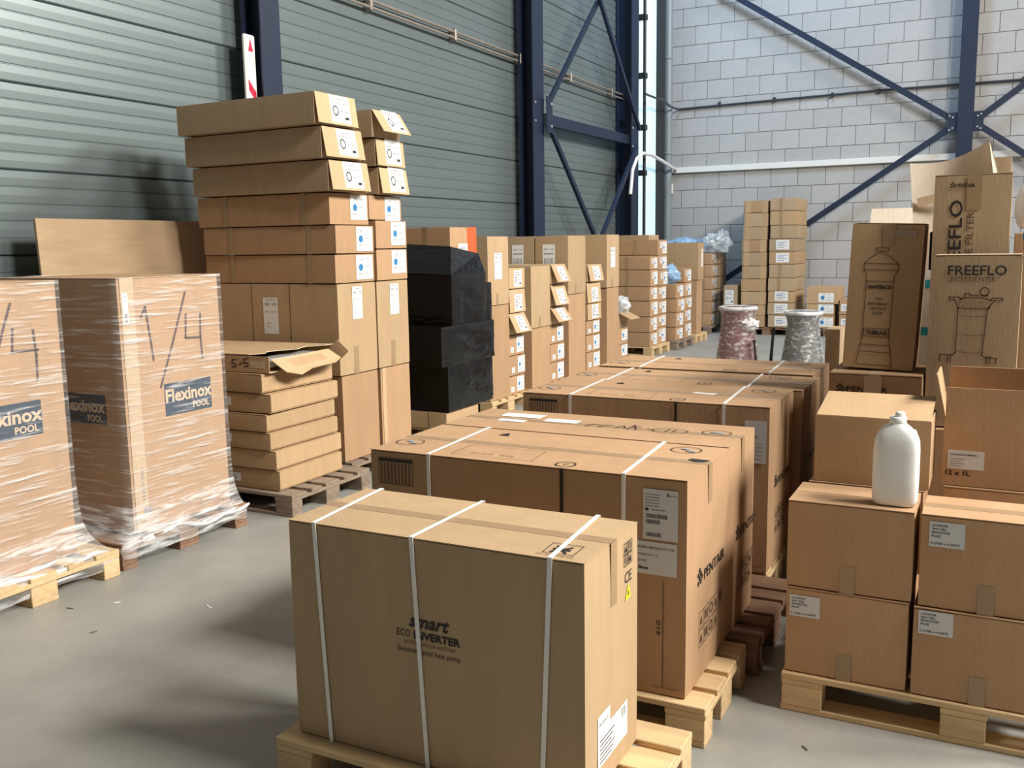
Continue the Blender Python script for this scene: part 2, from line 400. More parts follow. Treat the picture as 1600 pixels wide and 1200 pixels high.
# left wall: backing and ribbed panels
mb = MB(); mb.box(-6.25, -6.03, -4, 19, 0, 7.4, 'black_steel'); wl = tag(mb.obj('wall_left'), kind='structure')
def panel_mesh(L_, h):
    mb = MB(); n = 5; p = h/n; prof = [(-.03, .0), (-.012, .002), (0, .010)]
    z = 0
    for i in range(n):
        a = i*p
        if i: prof += [(0, a-.007), (-.006, a-.002), (-.006, a+.002), (0, a+.007)]
        prof += [(.0015, a+p*.5)]
    prof += [(0, h-.012), (-.012, h-.004), (-.03, h-.002)]
    vs = [(q[0], y, q[1]) for y in (0, L_) for q in prof]; m_ = len(prof)
    mb.faces(vs, [(i, m_+i, m_+i+1, i+1) for i in range(m_-1)], 'panel')
    return mb.mesh('wall_panel')
for (ya, yb) in ((-4, 6.56), (6.56, 12.03), (12.03, 16.7)):
    me = panel_mesh(yb-ya-.004, .58)
    for k in range(13): link('wall_panel', me, wl, (-6.0, ya, -.06+.58*k))
# back wall: mortar slab and blocks
mb = MB(); mb.box(-6.25, 12, 18.815, 19.05, 0, 7.4, 'mortar'); wb = tag(mb.obj('wall_back'), kind='structure')
bm_ = {}
def block(xa, xb, za, zb):
    k = (round(xb-xa, 3), round(zb-za, 3))
    if k not in bm_:
        q = MB(); q.box(-(xb-xa)/2+.005, (xb-xa)/2-.005, -.012, .03, -(zb-za)/2+.005, (zb-za)/2-.005, 'block', .004); bm_[k] = q.mesh('block')
    link('block', bm_[k], wb, ((xa+xb)/2, 18.812+random.uniform(-.0015, .0015), (za+zb)/2))
for r_ in range(20):
    za, zb = max(0, -.06+.3475*r_), -.06+.3475*(r_+1)
    xs = [(-5.762 if r_ % 2 else -5.51)+.505*k for k in range(15)]
    xs = [-6.03]+xs
    for a, b in zip(xs, xs[1:]):
        if b-a > .05: block(a, b, za, zb)
mb = MB(); mb.box(1.30, 12, 18.80, 18.815, 0, 7.4, 'block'); mb.obj('painted_surface', wb)
# window strip beside the corner
mb = MB(); mb.box(-6.03, -6.0, 16.72, 17.90, .0, 7.4, 'white_sheet'); w1 = tag(mb.obj('window_1'), kind='structure')
mb = MB(); mb.box(-6.03, -5.93, 17.90, 18.22, 0, 7.4, 'black_steel'); mb.obj('window_frame', w1)
mb = MB(); mb.box(-6.03, -5.96, 16.66, 16.72, 0, 7.4, 'black_steel'); mb.obj('window_frame', w1)

def hcol(label, xf, yc, wid=.25, dep=.22, z1=7.4, rz=0, bolts=()):
    o = empty('steel_column', (xf, yc, 0), (0, 0, R(rz)), label=label, cat='column', group='navy steel columns')
    for nm, a in (('front_flange', (-.016, 0, -wid/2, wid/2)), ('web', (-dep+.016, -.016, -.008, .008)), ('rear_flange', (-dep, -dep+.016, -wid/2, wid/2))):
        q = MB(); q.box(a[0], a[1], a[2], a[3], 0, z1, 'steel'); q.obj(nm, o)
    q = MB(); q.box(-.17, .0, -wid/2-.002, wid/2+.002, 0, .015, 'steel'); q.obj('base_plate', o)
    for (dy, z) in bolts:
        q = MB(); q.tube([(0, dy, z), (.014, dy, z)], .014, 'bolt', 6); q.obj('bolt', o)
    return o
hcol('navy steel column behind the tall leaning box stack', -5.7, 6.655)
hcol('navy steel column where the horizontal wall beam starts', -5.7, 12.03, .34, bolts=((-.11, 3.6), (-.11, 3.36)))
hcol('navy steel column beside the bright window strip', -5.7, 15.9, .34, .28)
hcol('navy steel column standing against the white block wall', -.655, 18.5, .25, .20, rz=-90)

def bar_thing(name, label, p, q, w, t, mn='steel', ref=(1, 0, 0), cat='brace', group=None):
    mb = MB(); mb.bar(p, q, w, t, mn, ref); return tag(mb.obj(name), label, cat, group)
xb_ = -5.655
bar_thing('wall_beam', 'horizontal navy beam between the two far wall columns', (xb_-.12, 12.21, 3.42), (xb_-.12, 15.72, 3.44), .15, .1, cat='beam')
G = 'wall cross braces'
bar_thing('cross_brace', 'navy brace rising from the beam to the upper crossing', (xb_, 12.25, 3.62), (xb_, 15.8, 6.95), .07, .05, group=G)
bar_thing('cross_brace', 'navy brace dropping from the upper crossing to the window side column', (xb_+.06, 12.4, 6.9), (xb_+.06, 15.82, 3.62), .07, .05, group=G)
bar_thing('cross_brace', 'navy brace running down from the beam start toward stacked cartons', (xb_, 12.28, 3.32), (xb_, 15.6, .3), .07, .05, group=G)
bar_thing('cross_brace', 'navy brace running down left from the window side column', (xb_+.06, 15.7, 3.32), (xb_+.06, 12.4, .25), .07, .05, group=G)
for lab, y, yo in (('navy gusset plate with bolts at beam start', 12.23, 1), ('navy gusset plate with bolts at beam end', 15.6, -1)):
    o = empty('gusset_plate', (xb_+.02, y, 3.46), label=lab, cat='plate', group='wall gusset plates')
    q = MB(); q.box(0, .012, -.09, .09, -.24, .24, 'steel'); q.obj('plate', o)
    for z in (-.15, .15):
        q = MB(); q.tube([(.012, .04*yo, z), (.026, .04*yo, z)], .02, 'bolt', 6); q.obj('bolt', o)
G = 'back wall braces'
yb_ = 18.58
bar_thing('wall_brace', 'navy diagonal brace rising left from the block wall column', (-.9, yb_, 3.76), (-5.0, yb_, 6.45), .10, .06, ref=(0, 1, 0), group=G)
bar_thing('wall_brace', 'navy diagonal brace falling left behind the tall carton stack', (-.9, yb_, 3.58), (-5.3, yb_, .62), .10, .06, ref=(0, 1, 0), group=G)
bar_thing('wall_brace', 'navy diagonal brace rising right from the block wall column', (-.40, yb_, 3.76), (2.6, yb_, 6.05), .10, .06, ref=(0, 1, 0), group=G)
bar_thing('wall_brace', 'navy diagonal brace falling right from the block wall column', (-.40, yb_, 3.58), (2.6, yb_, 1.4), .10, .06, ref=(0, 1, 0), group=G)
for lab, x, s in (('bolted navy gusset plate on left of wall column', -.85, -1), ('bolted navy gusset plate on right of wall column', -.46, 1)):
    o = empty('gusset_plate', (x, yb_-.05, 3.67), label=lab, cat='plate', group='column gusset plates')
    q = MB(); q.box(-.09, .09, 0, .012, -.17, .17, 'steel'); q.obj('plate', o)
    for dx, z in ((.0, .12), (.05, .09), (.0, -.12), (.05, -.09)):
        q = MB(); q.tube([(s*(.05-dx), 0, z), (s*(.05-dx), -.014, z)], .016, 'bolt', 6); q.obj('bolt', o)
# pipes
o = empty('wall_pipes', (-5.93, 0, 4.185), label='pair of galvanised pipes clipped along the ribbed wall', cat='pipe')
for dz in (-.035, .035):
    q = MB(); q.tube([(0, -3, dz), (0, 15.95, dz)], .017, 'pipe', 8); q.obj('pipe', o)
for k in range(9):
    q = MB(); y = 1.6+1.72*k; q.box(-.06, .03, y-.022, y+.022, -.07, .07, 'pipe', .008); q.obj('clip', o)
o = empty('water_pipe', (0, 0, 0), label='thin dark pipe clipped across the white block wall', cat='pipe')
q = MB(); q.tube([(-5.80, 18.76, 4.30), (-2.1, 18.76, 4.35), (3, 18.76, 4.31)], .020, 'pipe_dark', 8); q.obj('pipe', o)
for x in (-5.0, -3.95, -2.9, -2.1, .2):
    q = MB(); q.box(x-.02, x+.02, 18.735, 18.797, 4.29, 4.38, 'pipe_dark', .005); q.obj('clip', o)
q = MB(); q.tube([(-5.60, 16.12, 4.24), (-5.60, 16.9, 4.24), (-5.68, 17.3, 4.30), (-5.75, 18.0, 4.26), (-5.79, 18.55, 4.28), (-5.80, 18.735, 4.295)], .020, 'pipe_dark', 8)
tag(q.obj('pipe_elbow'), 'short dark pipe elbow crossing in front of the window strip', 'pipe')
q = MB(); q.box(-5.94, 2.5, 18.72, 18.798, 3.06, 3.17, 'white_pvc', .006); tag(q.obj('cable_trunking'), 'white cable trunking along the block wall', 'trunking')
q = MB(); q.tube([(-5.86, 18.70, 3.115), (-5.79, 18.55, 3.12), (-5.76, 18.2, 3.13), (-5.70, 17.4, 3.20), (-5.64, 16.6, 3.25), (-5.56, 15.9, 3.22), (-5.53, 15.5, 3.10), (-5.53, 15.3, 2.9), (-5.53, 15.2, 2.5)], .03, 'white_pvc', 10)
tag(q.obj('cable_conduit'), 'white bent conduit hooking around the window side column', 'conduit')
q = MB(); q.tube([(-5.93, 18.42, 0), (-5.93, 18.42, 7.4)], .085, 'grey_pvc', 14)
dp = tag(q.obj('downpipe'), 'grey plastic downpipe in the corner by the block wall', 'pipe')
for z in (1.2, 3.4, 5.2):
    q = MB(); q.lathe([(.088, z), (.096, z+.005), (.096, z+.05), (.088, z+.055)], 'grey_pvc', 14, (-5.93, 18.42)); q.obj('bracket', dp)
o = empty('light_switch', (-5.99, 18.77, 2.76), label='small white switch box hanging from the brown cable', cat='switch')
q = MB(); q.box(-.06, .06, -.03, .03, -.10, .10, 'white_pvc', .01); q.obj('housing', o)
q = MB(); q.box(-.035, .035, -.038, -.03, -.02, .06, 'white', .003); q.obj('rocker', o)
q = MB(); q.tube([(0, .0, .10), (0, 0, 4.5)], .014, 'pipe_brown', 8); q.obj('cable', o)
o = empty('window_pole', (-5.82, 16.72, 0), label='thin dark upright pole in front of the window strip', cat='pole')
q = MB(); q.tube([(0, 0, 0), (0, 0, 7.4)], .03, 'black_steel', 8); q.obj('pole', o)
for z in (1.6, 2.9, 3.7, 4.6, 5.6):
    q = MB(); q.box(-.15, .045, -.05, .05, z, z+.10, 'black_steel', .01); q.obj('bracket', o)
# corner guard post with red stripes
o = empty('marker_post', (-5.79, 6.47, 0), label='white guard strip with red arrows standing beside the steel column', cat='post')
q = MB(); q.box(-.02, .02, -.065, .065, 0, 3.50, 'white', .012); q.obj('strip', o)
for k in range(7):
    z = .3+.44*k; p = Print(); p.quad([(.02, z+.10), (.11, z+.0), (.11, z+.09), (.02, z+.19)], 'red'); p.place('red_stripe', o, ((.02, -.065, 0), (0, 1, 0), (0, 0, 1), (1, 0, 0)))
p = Print(); p.quad([(.035, 3.36), (.095, 3.36), (.065, 3.47)], 'red'); p.place('red_arrow', o, ((.02, -.065, 0), (0, 1, 0), (0, 0, 1), (1, 0, 0)))
# plywood board
mb = MB(); mb.box(-.011, .011, -.86, .86, 0, 1.925, 'plywood', .002)
tag(mb.obj('plywood_board', None, (-5.62, 5.1, 0), (0, R(-3), 0)), 'brown plywood board leaning on the ribbed wall behind wrapped boxes', 'board')

# ------------------------------------------------------------------ wrapped tall boxes
def film_around(parent, dim, zb, base_out, lift=.012, mn='film', top=True, name='stretch_film', seed=0., zb_far=None):
    w, d, h = dim; mb = MB(); n = 14; rings = []
    lv = [(h+.003, 0), (h*.9, 0), (h*.7, 0), (h*.5, 0), (h*.3, 0), (h*.18, .05), (h*.11, .13), (h*.06, .28), (h*.02, .55), (-.02, .95), (-.055, 1.0), (zb*.85, .96)]
    for z, k in lv:
        ring = []
        px, nx, py, ny = [lift+k*b for b in base_out]
        X0, X1, Y0, Y1 = -w/2-nx, w/2+px, -d/2-ny, d/2+py
        for i in range(4*n):
            s, t = divmod(i, n); t /= n
            x, y = ((X0+(X1-X0)*t, Y0), (X1, Y0+(Y1-Y0)*t), (X1-(X1-X0)*t, Y1), (X0, Y1-(Y1-Y0)*t))[s]
            q = .004+.016*k
            nz = noise.noise(Vector((x*6+seed, y*6, z*9)))
            nz2 = noise.noise(Vector((x*6+seed, y*6+9, z*9)))
            zz = z+(.035*noise.noise(Vector((x*5, y*5+seed, 3))) if k >= .8 else 0)
            ring.append((x+q*nz, y+q*nz2, zz))
        rings += ring
    N4 = 4*n; fs = []
    for i in range(len(lv)-1):
        for k in range(N4): fs.append((i*N4+k, (i+1)*N4+k, (i+1)*N4+(k+1) % N4, i*N4+(k+1) % N4))
    mb.faces(rings, fs[:6*N4], mn, True)
    mb.faces(rings, fs[6*N4:], 'film_foot', True)
    o = mb.obj(name, parent)
    # rope-like bunched film near the foot
    q = MB(); kk = 9; pts = []
    for i in range(25):
        s = i/24
        pts.append((w/2+.02+base_out[0]*(.55+.45*s if s < .5 else 1.0-.2*s), -d/2-base_out[3]*.8+(d+base_out[3]+base_out[2])*s, -.02+.05*noise.noise(Vector((s*4, seed, 1)))))
    q.tube(pts, [.011+.010*noise.noise(Vector((i*.6, seed, 5))) for i in range(25)], 'film_thick', 8); q.obj('bunched_film', parent)
    return o

def handwritten(p, strokes, wd=.012):
    for s in strokes: p.line(s, wd, 'marker')

def flex(label, x0, x1, y0, y1, z0, z1, logo, strokes, base_out, seed, tall_print=True):
    o, dim = carton('wrapped_tall_box', label, x0, x1, y0, y1, z0, z1, 'kraft_red', group='wrapped tall boxes', flaps='x', bulge=.002)
    p = Print(); u, v, w, h = logo
    p.rect(u, v, w, h, 'flex_blue', 1); p.text('Flexinox', u+.005, v+h*.40, w=w*1.0, h=h*.42, mn='cream', bold=.03); p.text('POOL', u+w*.58, v+h*.10, w=w*.36, h=h*.22, mn='cream', bold=.03)
    p.place('logo_print', o, frame(dim, '+x'), base=.0018)
    p = Print(); handwritten(p, strokes); p.place('handwriting', o, frame(dim, '+x'), base=.0018)
    p = Print(); d_ = dim[0]
    p.rect(d_*.5, .60, .36, .17, 'flex_blue', 1); p.text('Flexinox', d_*.5+.005, .667, w=.35, h=.07, mn='cream', bold=.03); p.text('POOL', d_*.5+.21, .615, w=.12, h=.04, mn='cream', bold=.03)
    p.place('logo_print', o, frame(dim, '-y'), base=.0018)
    p = Print(); p.text('MADE IN SPAIN', .09, .17, w=.19, h=.018, mn='ink_grey', rot=math.pi/2); p.rect(.075, .10, .03, .03, 'ink_grey'); p.rect(.11, .10, .025, .03, 'ink_grey'); p.place('side_print', o, frame(dim, '+x'), base=.0018)
    thin(o, dim, '+x', .02, .0, .09, dim[2], 'clear_tape', 'corner_tape')
    if tall_print:
        l = thin(o, dim, '+x', .030, 1.16, .036, .165, 'paper', 'barcode_label', off=.0015)
        p = Print(); p.text('12-19', .055, 1.28, w=.03, rot=math.pi/2); 
        for i in range(6): p.rect(.040, 1.17+.008*i, .018, .004, 'ink')
        p.place('barcode_print', o, frame(dim, '+x'), base=.00345)
    film_around(o, dim, -.11, base_out, seed=seed)
    return o
pallet('pallet under the leftmost plastic-wrapped tall box', -5.3, -4.06, 2.45, 3.34, 'wood_new')
pallet('red-brown pallet under the second plastic-wrapped tall box', -5.3, -4.09, 3.385, 4.33, 'wood_red')
flex('leftmost plastic-wrapped tall box, partly cut by the frame edge', -5.2, -4.2, 2.40, 3.20, .148, 1.56,
     (.30, .66, .36, .17), [[(.545, 1.31), (.50, 1.20), (.40, .92)], [(.545, 1.19), (.533, 1.08), (.672, 1.077)], [(.653, 1.175), (.66, 1.05), (.655, .93)], [(.33, 1.18), (.35, .95)]], (.12, .02, .13, .02), 1.3, False)
flex('plastic-wrapped tall box marked 1/4 beside the low flat cartons', -5.2, -4.18, 3.55, 4.29, .148, 1.555,
     (.277, .615, .355, .185), [[(.148, 1.19), (.181, 1.246), (.205, 1.05), (.216, .945)], [(.477, 1.31), (.37, 1.05), (.253, .786)], [(.472, 1.185), (.46, 1.047), (.572, 1.041)], [(.584, 1.182), (.575, 1.05), (.581, .917)]], (.09, .02, .03, .15), 5.1)

# ------------------------------------------------------------------ low pallet of flat cartons
pallet('weathered pallet under the low pile of flat cartons', -5.12, -3.92, 4.56, 5.40, 'wood_old')
zt = [.147, .285, .415, .535, .655, .785, .915, 1.02]
offs = [(-4.06, 4.60, 5.26), (-4.075, 4.585, 5.28), (-4.09, 4.58, 5.27), (-4.11, 4.57, 5.27), (-4.09, 4.575, 5.285), (-4.13, 4.575, 5.285), (-4.10, 4.59, 5.28)]
for i in range(7):
    xf, ya, yb = offs[i]; top = i == 6
    if not top:
        o, dim = carton('flat_carton', '%s flat carton in the low pile on weathered pallet' % ORD[i], -5.1, xf, ya, yb, zt[i], zt[i+1]-.006, 'kraft', rz=random.uniform(-1.2, 1.2), group='low pile of flat cartons', flaps='x')
    else:
        w_, d_, h_ = xf+5.1, yb-ya, .105
        o = empty('torn_carton', ((xf-5.1)/2, (ya+yb)/2, zt[i]), (0, 0, R(1.5)), label='torn open flat carton on top of the low pile', cat='box', group='low pile of flat cartons'); dim = (w_, d_, h_)
        q = MB(); t = .005
        q.box(-w_/2, w_/2, -d_/2, -d_/2+t, 0, h_, 'kraft'); q.box(-w_/2, w_/2, d_/2-t, d_/2, 0, h_, 'kraft')
        q.box(-w_/2, -w_/2+t, -d_/2+t, d_/2-t, 0, h_, 'kraft'); q.box(-w_/2+t, w_/2, -d_/2+t, d_/2-t, 0, t, 'kraft_inner'); q.obj('body', o)
        # torn lid
        pts = [(-w_/2, -d_/2)]+[(w_/2-.16+.05*math.sin(k*1.9)+.13*k/8, -d_/2+d_*k/8) for k in range(9)]+[(-w_/2, d_/2)]
        q = MB(); zl = lambda p: h_+.004+.03*max(0, (p[0]-w_/2+.25))
        q.poly([(p[0], p[1], zl(p)+.005) for p in pts], 'kraft'); q.poly([(p[0], p[1], zl(p)) for p in pts][::-1], 'kraft_inner')
        for a, b in zip(pts, pts[1:]): q.poly([(a[0], a[1], zl(a)), (b[0], b[1], zl(b)), (b[0], b[1], zl(b)+.005), (a[0], a[1], zl(a)+.005)], 'kraft_inner')
        q.obj('torn_lid', o)
        # fallen end flap
        q = MB(); fp = [(w_/2, -d_/2+.02, .085), (w_/2+.055, -d_/2+.10, .0), (w_/2+.085, -d_/2+.22, -.03), (w_/2+.09, -.02, .0), (w_/2+.10, d_/2-.12, .01), (w_/2+.08, d_/2-.03, .03), (w_/2+.01, d_/2-.08, .095)]
        q.poly(fp, 'kraft_pale'); q.poly([(a-.003, b, c-.004) for a, b, c in fp][::-1], 'kraft'); q.obj('end_flap', o)
        q = MB(); q.bar((w_/2+.01, d_/2-.02, .12), (w_/2+.08, d_/2+.01, .04), .10, .004, 'kraft_pale', (0, 1, 0)); q.obj('corner_flap', o)
        q = MB(); q.box(w_/2-.16, w_/2-.02, -d_/2+.05, d_/2-.14, .03, .085, 'silver', .01); q.obj('silver_part', o)
        p = Print(); handwritten(p, [[(w_-.30, .03), (w_-.27, .035), (w_-.27, .05), (w_-.30, .055), (w_-.30, .075), (w_-.265, .08)], [(w_-.24, .05), (w_-.215, .058)], [(w_-.20, .035), (w_-.17, .04), (w_-.175, .06), (w_-.20, .06), (w_-.20, .085), (w_-.165, .09)]], .008)
        p.place('handwriting', o, frame(dim, '-y'))
        thin(o, dim, '-y', w_-.155, .03, .12, .045, 'clear_tape', 'tape')
        p = Print(); p.rect(w_-.75, .06, .26, .09, 'ink_grey'); p.place('top_print', o, (Vector(frame(dim, 'top')[0])+Vector((0, 0, .006)), (1, 0, 0), (0, 1, 0), (0, 0, 1)))
        continue
    # end flaps with visible edge, label on the -y side
    q = MB(); q.box(dim[0]/2, dim[0]/2+.004, -dim[1]/2+.004, dim[1]/2-.002, .012, dim[2]-.003, 'kraft'); q.obj('end_flap', o)
    if i not in (1,): put_label(o, dim, '-y', dim[0]-.42, .04, .10, .055, 'lines')

# ------------------------------------------------------------------ tall leaning stack
pallet('weathered pallet under the tallest leaning box stack', -5.38, -4.12, 5.46, 6.32, 'wood_old')
for c, (ya, yb, nm) in enumerate(((5.43, 5.895, 'near column'), (5.91, 6.335, 'far column'))):
    G = 'tallest leaning stack'
    o, dim = carton('tall_carton', 'lowest tall carton in the %s of the leaning stack' % nm, -5.36, -4.17, ya+.02, yb, .146, .778, 'kraft_red', group=G)
    if c: thin(o, dim, '+x', .02, 0, .05, dim[2], 'kraft_pale', 'glued_seam')
    o, dim = carton('tall_carton', 'tall carton with 400/120 label in %s of the leaning stack' % nm, -5.38, -4.165, ya, yb, .782, 1.442, 'kraft_olive', group=G, bulge=.006)
    put_label(o, dim, '+x', .17, .40, .12, .235, 'size')
    thin(o, dim, '+x', .17, 0, .055, .20, 'tape', 'tape')
    if not c:
        put_label(o, dim, '-y', .53, .29, .14, .27, 'size')
        for u in (.42, .78):
            q = Print(); q.rect(u, 0, .006, dim[2], 'ink_soft'); q.place('panel_seam', o, frame(dim, '-y'), base=.0018)
    zs = [1.446, 1.655, 1.86, 2.085] if not c else [1.446, 1.685, 1.90, 2.085]
    for k in range(3):
        dx = (0, .01, -.02)[k]
        o, dim = carton('low_carton', '%s blue-dot carton from below in %s of the leaning stack' % (('first', 'second', 'third')[k], nm), -5.40+dx, -4.165+dx, ya-.012*k, yb-.012*k, zs[k], zs[k+1]-.004, 'kraft_red', group=G, bulge=.005, rz=random.uniform(-1, 1))
        put_label(o, dim, '+x', dim[1]-.225, dim[2]-.185, .20, .175, 'dot')
        if not c:
            for u in (.25, .98): thin(o, dim, '-y', u, 0, .05, dim[2], 'tape', 'tape', off=.0012)
    zz = [2.087, 2.305, 2.525, 2.745]
    for k in range(3):
        sh = -.06*k
        op = c == 1
        xf = -4.13 if not op else -4.14
        o, dim = carton('handrail_carton', 'long carton with black-ring label, %s of the three atop the %s' % (('lowest', 'middle', 'highest')[k], nm), -5.42, xf, (5.36+sh if not c else 5.93-.03*k), (5.80+sh if not c else 6.31-.03*k), zz[k] if not c else zz[k]-.015*k, (zz[k+1] if not c else zz[k+1]-.015*(k+1))-.006, 'kraft_dull', rz=(-1.5 if not c else 1), group=G)
        q = MB(); t = .005; fl = empty('x'); bpy.data.objects.remove(fl)
        hh = dim[2]-.01; dd = dim[1]-.01
        q.box(0, t, -dd/2, dd/2, -hh, 0, 'kraft_pale'); ang = (-9, -10, -8)[k] if not op else (-9, -5, -32)[k]
        fo = q.obj('end_flap', o, (dim[0]/2+.001, 0, dim[2]-.004), (0, R(ang), 0))
        p = label_mesh('ring', .21, .185); mb = MB(); mb.f = p.mb.f; mb.mi = p.mb.mi; mb.mats = p.mb.mats; mb.sm = p.mb.sm
        mb.v = [(t+.0008+.0005*q_[2], -.07+q_[0], -hh+.015+q_[1]) for q_ in p.mb.v]; mb.obj('label', fo)

# ------------------------------------------------------------------ black wrapped stack
pallet('light pallet under the black-wrapped stack', -5.3, -4.11, 6.82, 7.62, 'wood_new')
o, dim = carton('flat_carton', 'tan carton showing under the black plastic film', -5.3, -4.12, 6.80, 7.36, .146, .292, 'kraft', group='black-wrapped stack')
q = Print(); q.rect(1.0, 0, .006, dim[2], 'ink_soft'); q.place('panel_seam', o, frame(dim, '-y'), base=.0018)
bw = empty('wrapped_stack', (-4.7, 7.2, .292), label='stack of boxes tightly wrapped in black plastic film', cat='wrapped stack')
def lump(x0, x1, y0, y1, z0, z1, sd):
    me = body_mesh(x1-x0, y1-y0, z1-z0, 'black_film', .02, sd, 26)
    for v in me.vertices:
        c_ = v.co*1.0+Vector((sd*3, 0, 0)); a_ = .006*noise.noise(c_*9)+.005*abs(noise.noise(Vector((c_.x*14, c_.y*14, c_.z*30))))
        v.co += Vector((math.copysign(a_, v.co.x), math.copysign(a_*.6, v.co.y), a_*.4))
    ob = link('black_film', me, bw, ((x0+x1)/2+4.7, (y0+y1)/2-7.2, z0-.292))
lump(-5.28, -4.10, 6.81, 7.61, .294, .70, 1); lump(-5.28, -4.09, 6.70, 7.63, .69, 1.03, 2); lump(-5.26, -4.10, 6.90, 7.51, 1.02, 1.46, 3); lump(-5.2, -4.13, 7.3, 7.67, .82, 1.367, 4)
q = MB(); A = [(.60, -.30, 1.168), (.60, .30, 1.168), (.42, .42, 1.30), (.42, -.06, 1.36), (-.5, -.06, 1.40), (-.5, -.3, 1.30)]
q.faces([(.60, -.30, 1.165), (.60, .30, 1.165), (.46, .43, 1.335), (.46, -.06, 1.40), (-.55, -.06, 1.46), (-.55, -.32, 1.20)], [(0, 1, 2, 3), (0, 3, 4, 5)], 'black_film'); q.obj('film_drape', bw)
o, dim = carton('orange_label_carton', 'carton with bright orange label on top of the black-wrapped stack', -5.25, -4.25, 7.15, 7.62, 1.466, 1.86, 'kraft_red')
thin(o, dim, '+x', .30, .0, .165, dim[2], 'orange', 'orange_label')
put_label(o, dim, '+x', .14, .09, .16, .16, 'lines')
thin(o, dim, '-y', .72, 0, .05, dim[2], 'tape', 'tape')

# ------------------------------------------------------------------ row of tall and small cartons
XF = -4.45
for i, (a, b) in enumerate(((8.2, 9.05), (9.13, 10.1), (10.14, 11.35), (11.36, 12.2))):
    pallet('light pallet under the %s of the upright carton columns' % ('first', 'second', 'third', 'fourth')[i], XF-1.0, XF+.02, a, b, 'wood_new', axis='x')
def talls(nm, ya, yb, split, top, back=False, lab=True):
    G = 'row of upright cartons'
    carton('upright_carton', 'lower upright carton of the %s' % nm, XF-.8, XF, ya, yb, .146, split-.004, 'kraft_red', group=G)
    o, dim = carton('upright_carton', 'upper upright carton of the %s' % nm, XF-(.42 if back else .8), XF+.005, ya-.015, yb, split, top, 'kraft_olive', group=G)
    if lab: put_label(o, dim, '+x', dim[1]*.30, dim[2]*.38, dim[1]*.36, dim[2]*.38, 'size')
    thin(o, dim, '+x', dim[1]*.38, 0, .045, .12, 'tape', 'tape')
    if back:
        put_label(o, dim, '-y', .10, .28, .16, .30, 'ship')
        o2, d2 = carton('upright_carton', 'shaded carton behind the upper carton of the %s' % nm, XF-.84, XF-.43, ya-.015, yb, split, top, 'kraft_dull', group=G)
        put_label(o2, d2, '-y', .12, .28, .15, .30, 'ship')
        carton('upright_carton', 'hidden lower carton behind the %s' % nm, XF-1.0, XF-.81, ya, yb, .146, split-.004, 'kraft_red', group=G)
talls('column next to the black film', 8.2, 8.63, 1.105, 1.785)
talls('shorter column without labels', 9.16, 9.63, .80, 1.47, lab=False)
talls('column with two shaded labels on its side', 10.15, 10.66, 1.115, 1.793, back=True, lab=False)
talls('last column of the row', 11.37, 11.8, 1.135, 1.81)
def smalls(nm, ya, yb, tops, angs):
    G = 'small cartons between upright cartons'; zb = .146
    tops = sorted(tops)
    for i, t in enumerate(tops):
        hi = i >= len(tops)-3
        jy = random.uniform(-.02, .02)
        o, dim = carton('small_carton', '%s from bottom, small carton in the %s' % (ORD[i] if i else 'lowest', nm), XF-.9, XF-.02, ya+jy, yb+jy-.01, zb, t-.006, 'kraft_red' if not hi else 'kraft_pale', group=G)
        w_ = dim[1]
        if hi:
            q = MB(); hh = dim[2]-.008; q.box(0, .005, -w_/2+.005, w_/2-.005, -hh, 0, 'kraft_pale')
            fo = q.obj('end_flap', o, (dim[0]/2+.001, 0, dim[2]-.003), (0, R(angs[i-len(tops)+3]), 0))
            lw = w_*.48; lh = min(.17, hh*.85)
            p = label_mesh('ring', lw, lh); mb = MB(); mb.f = p.mb.f; mb.mi = p.mb.mi; mb.mats = p.mb.mats; mb.sm = p.mb.sm
            mb.v = [(.0058+.0005*q_[2], -w_*.18+q_[0], -hh+.015+q_[1]) for q_ in p.mb.v]; mb.obj('label', fo)
        else:
            put_label(o, dim, '+x', w_*.50, dim[2]*.12, w_*.44, dim[2]*.80, 'dot')
            put_label(o, dim, '+x', w_*.12, dim[2]*.15, w_*.2, dim[2]*.28, 'lines')
        zb = t
smalls('pile nearest the black film', 8.66, 9.04, [1.466, 1.246, .998, .770, .555, .34], (-26, -3, 0))
smalls('pile between short column and shaded labels', 9.68, 10.08, [1.48, 1.25, 1.0, .79, .577, .367], (-35, -18, -24))
smalls('pile before the last upright column', 10.74, 11.2, [1.45, 1.23, .97, .76, .58, .367], (-2, -4, -12))
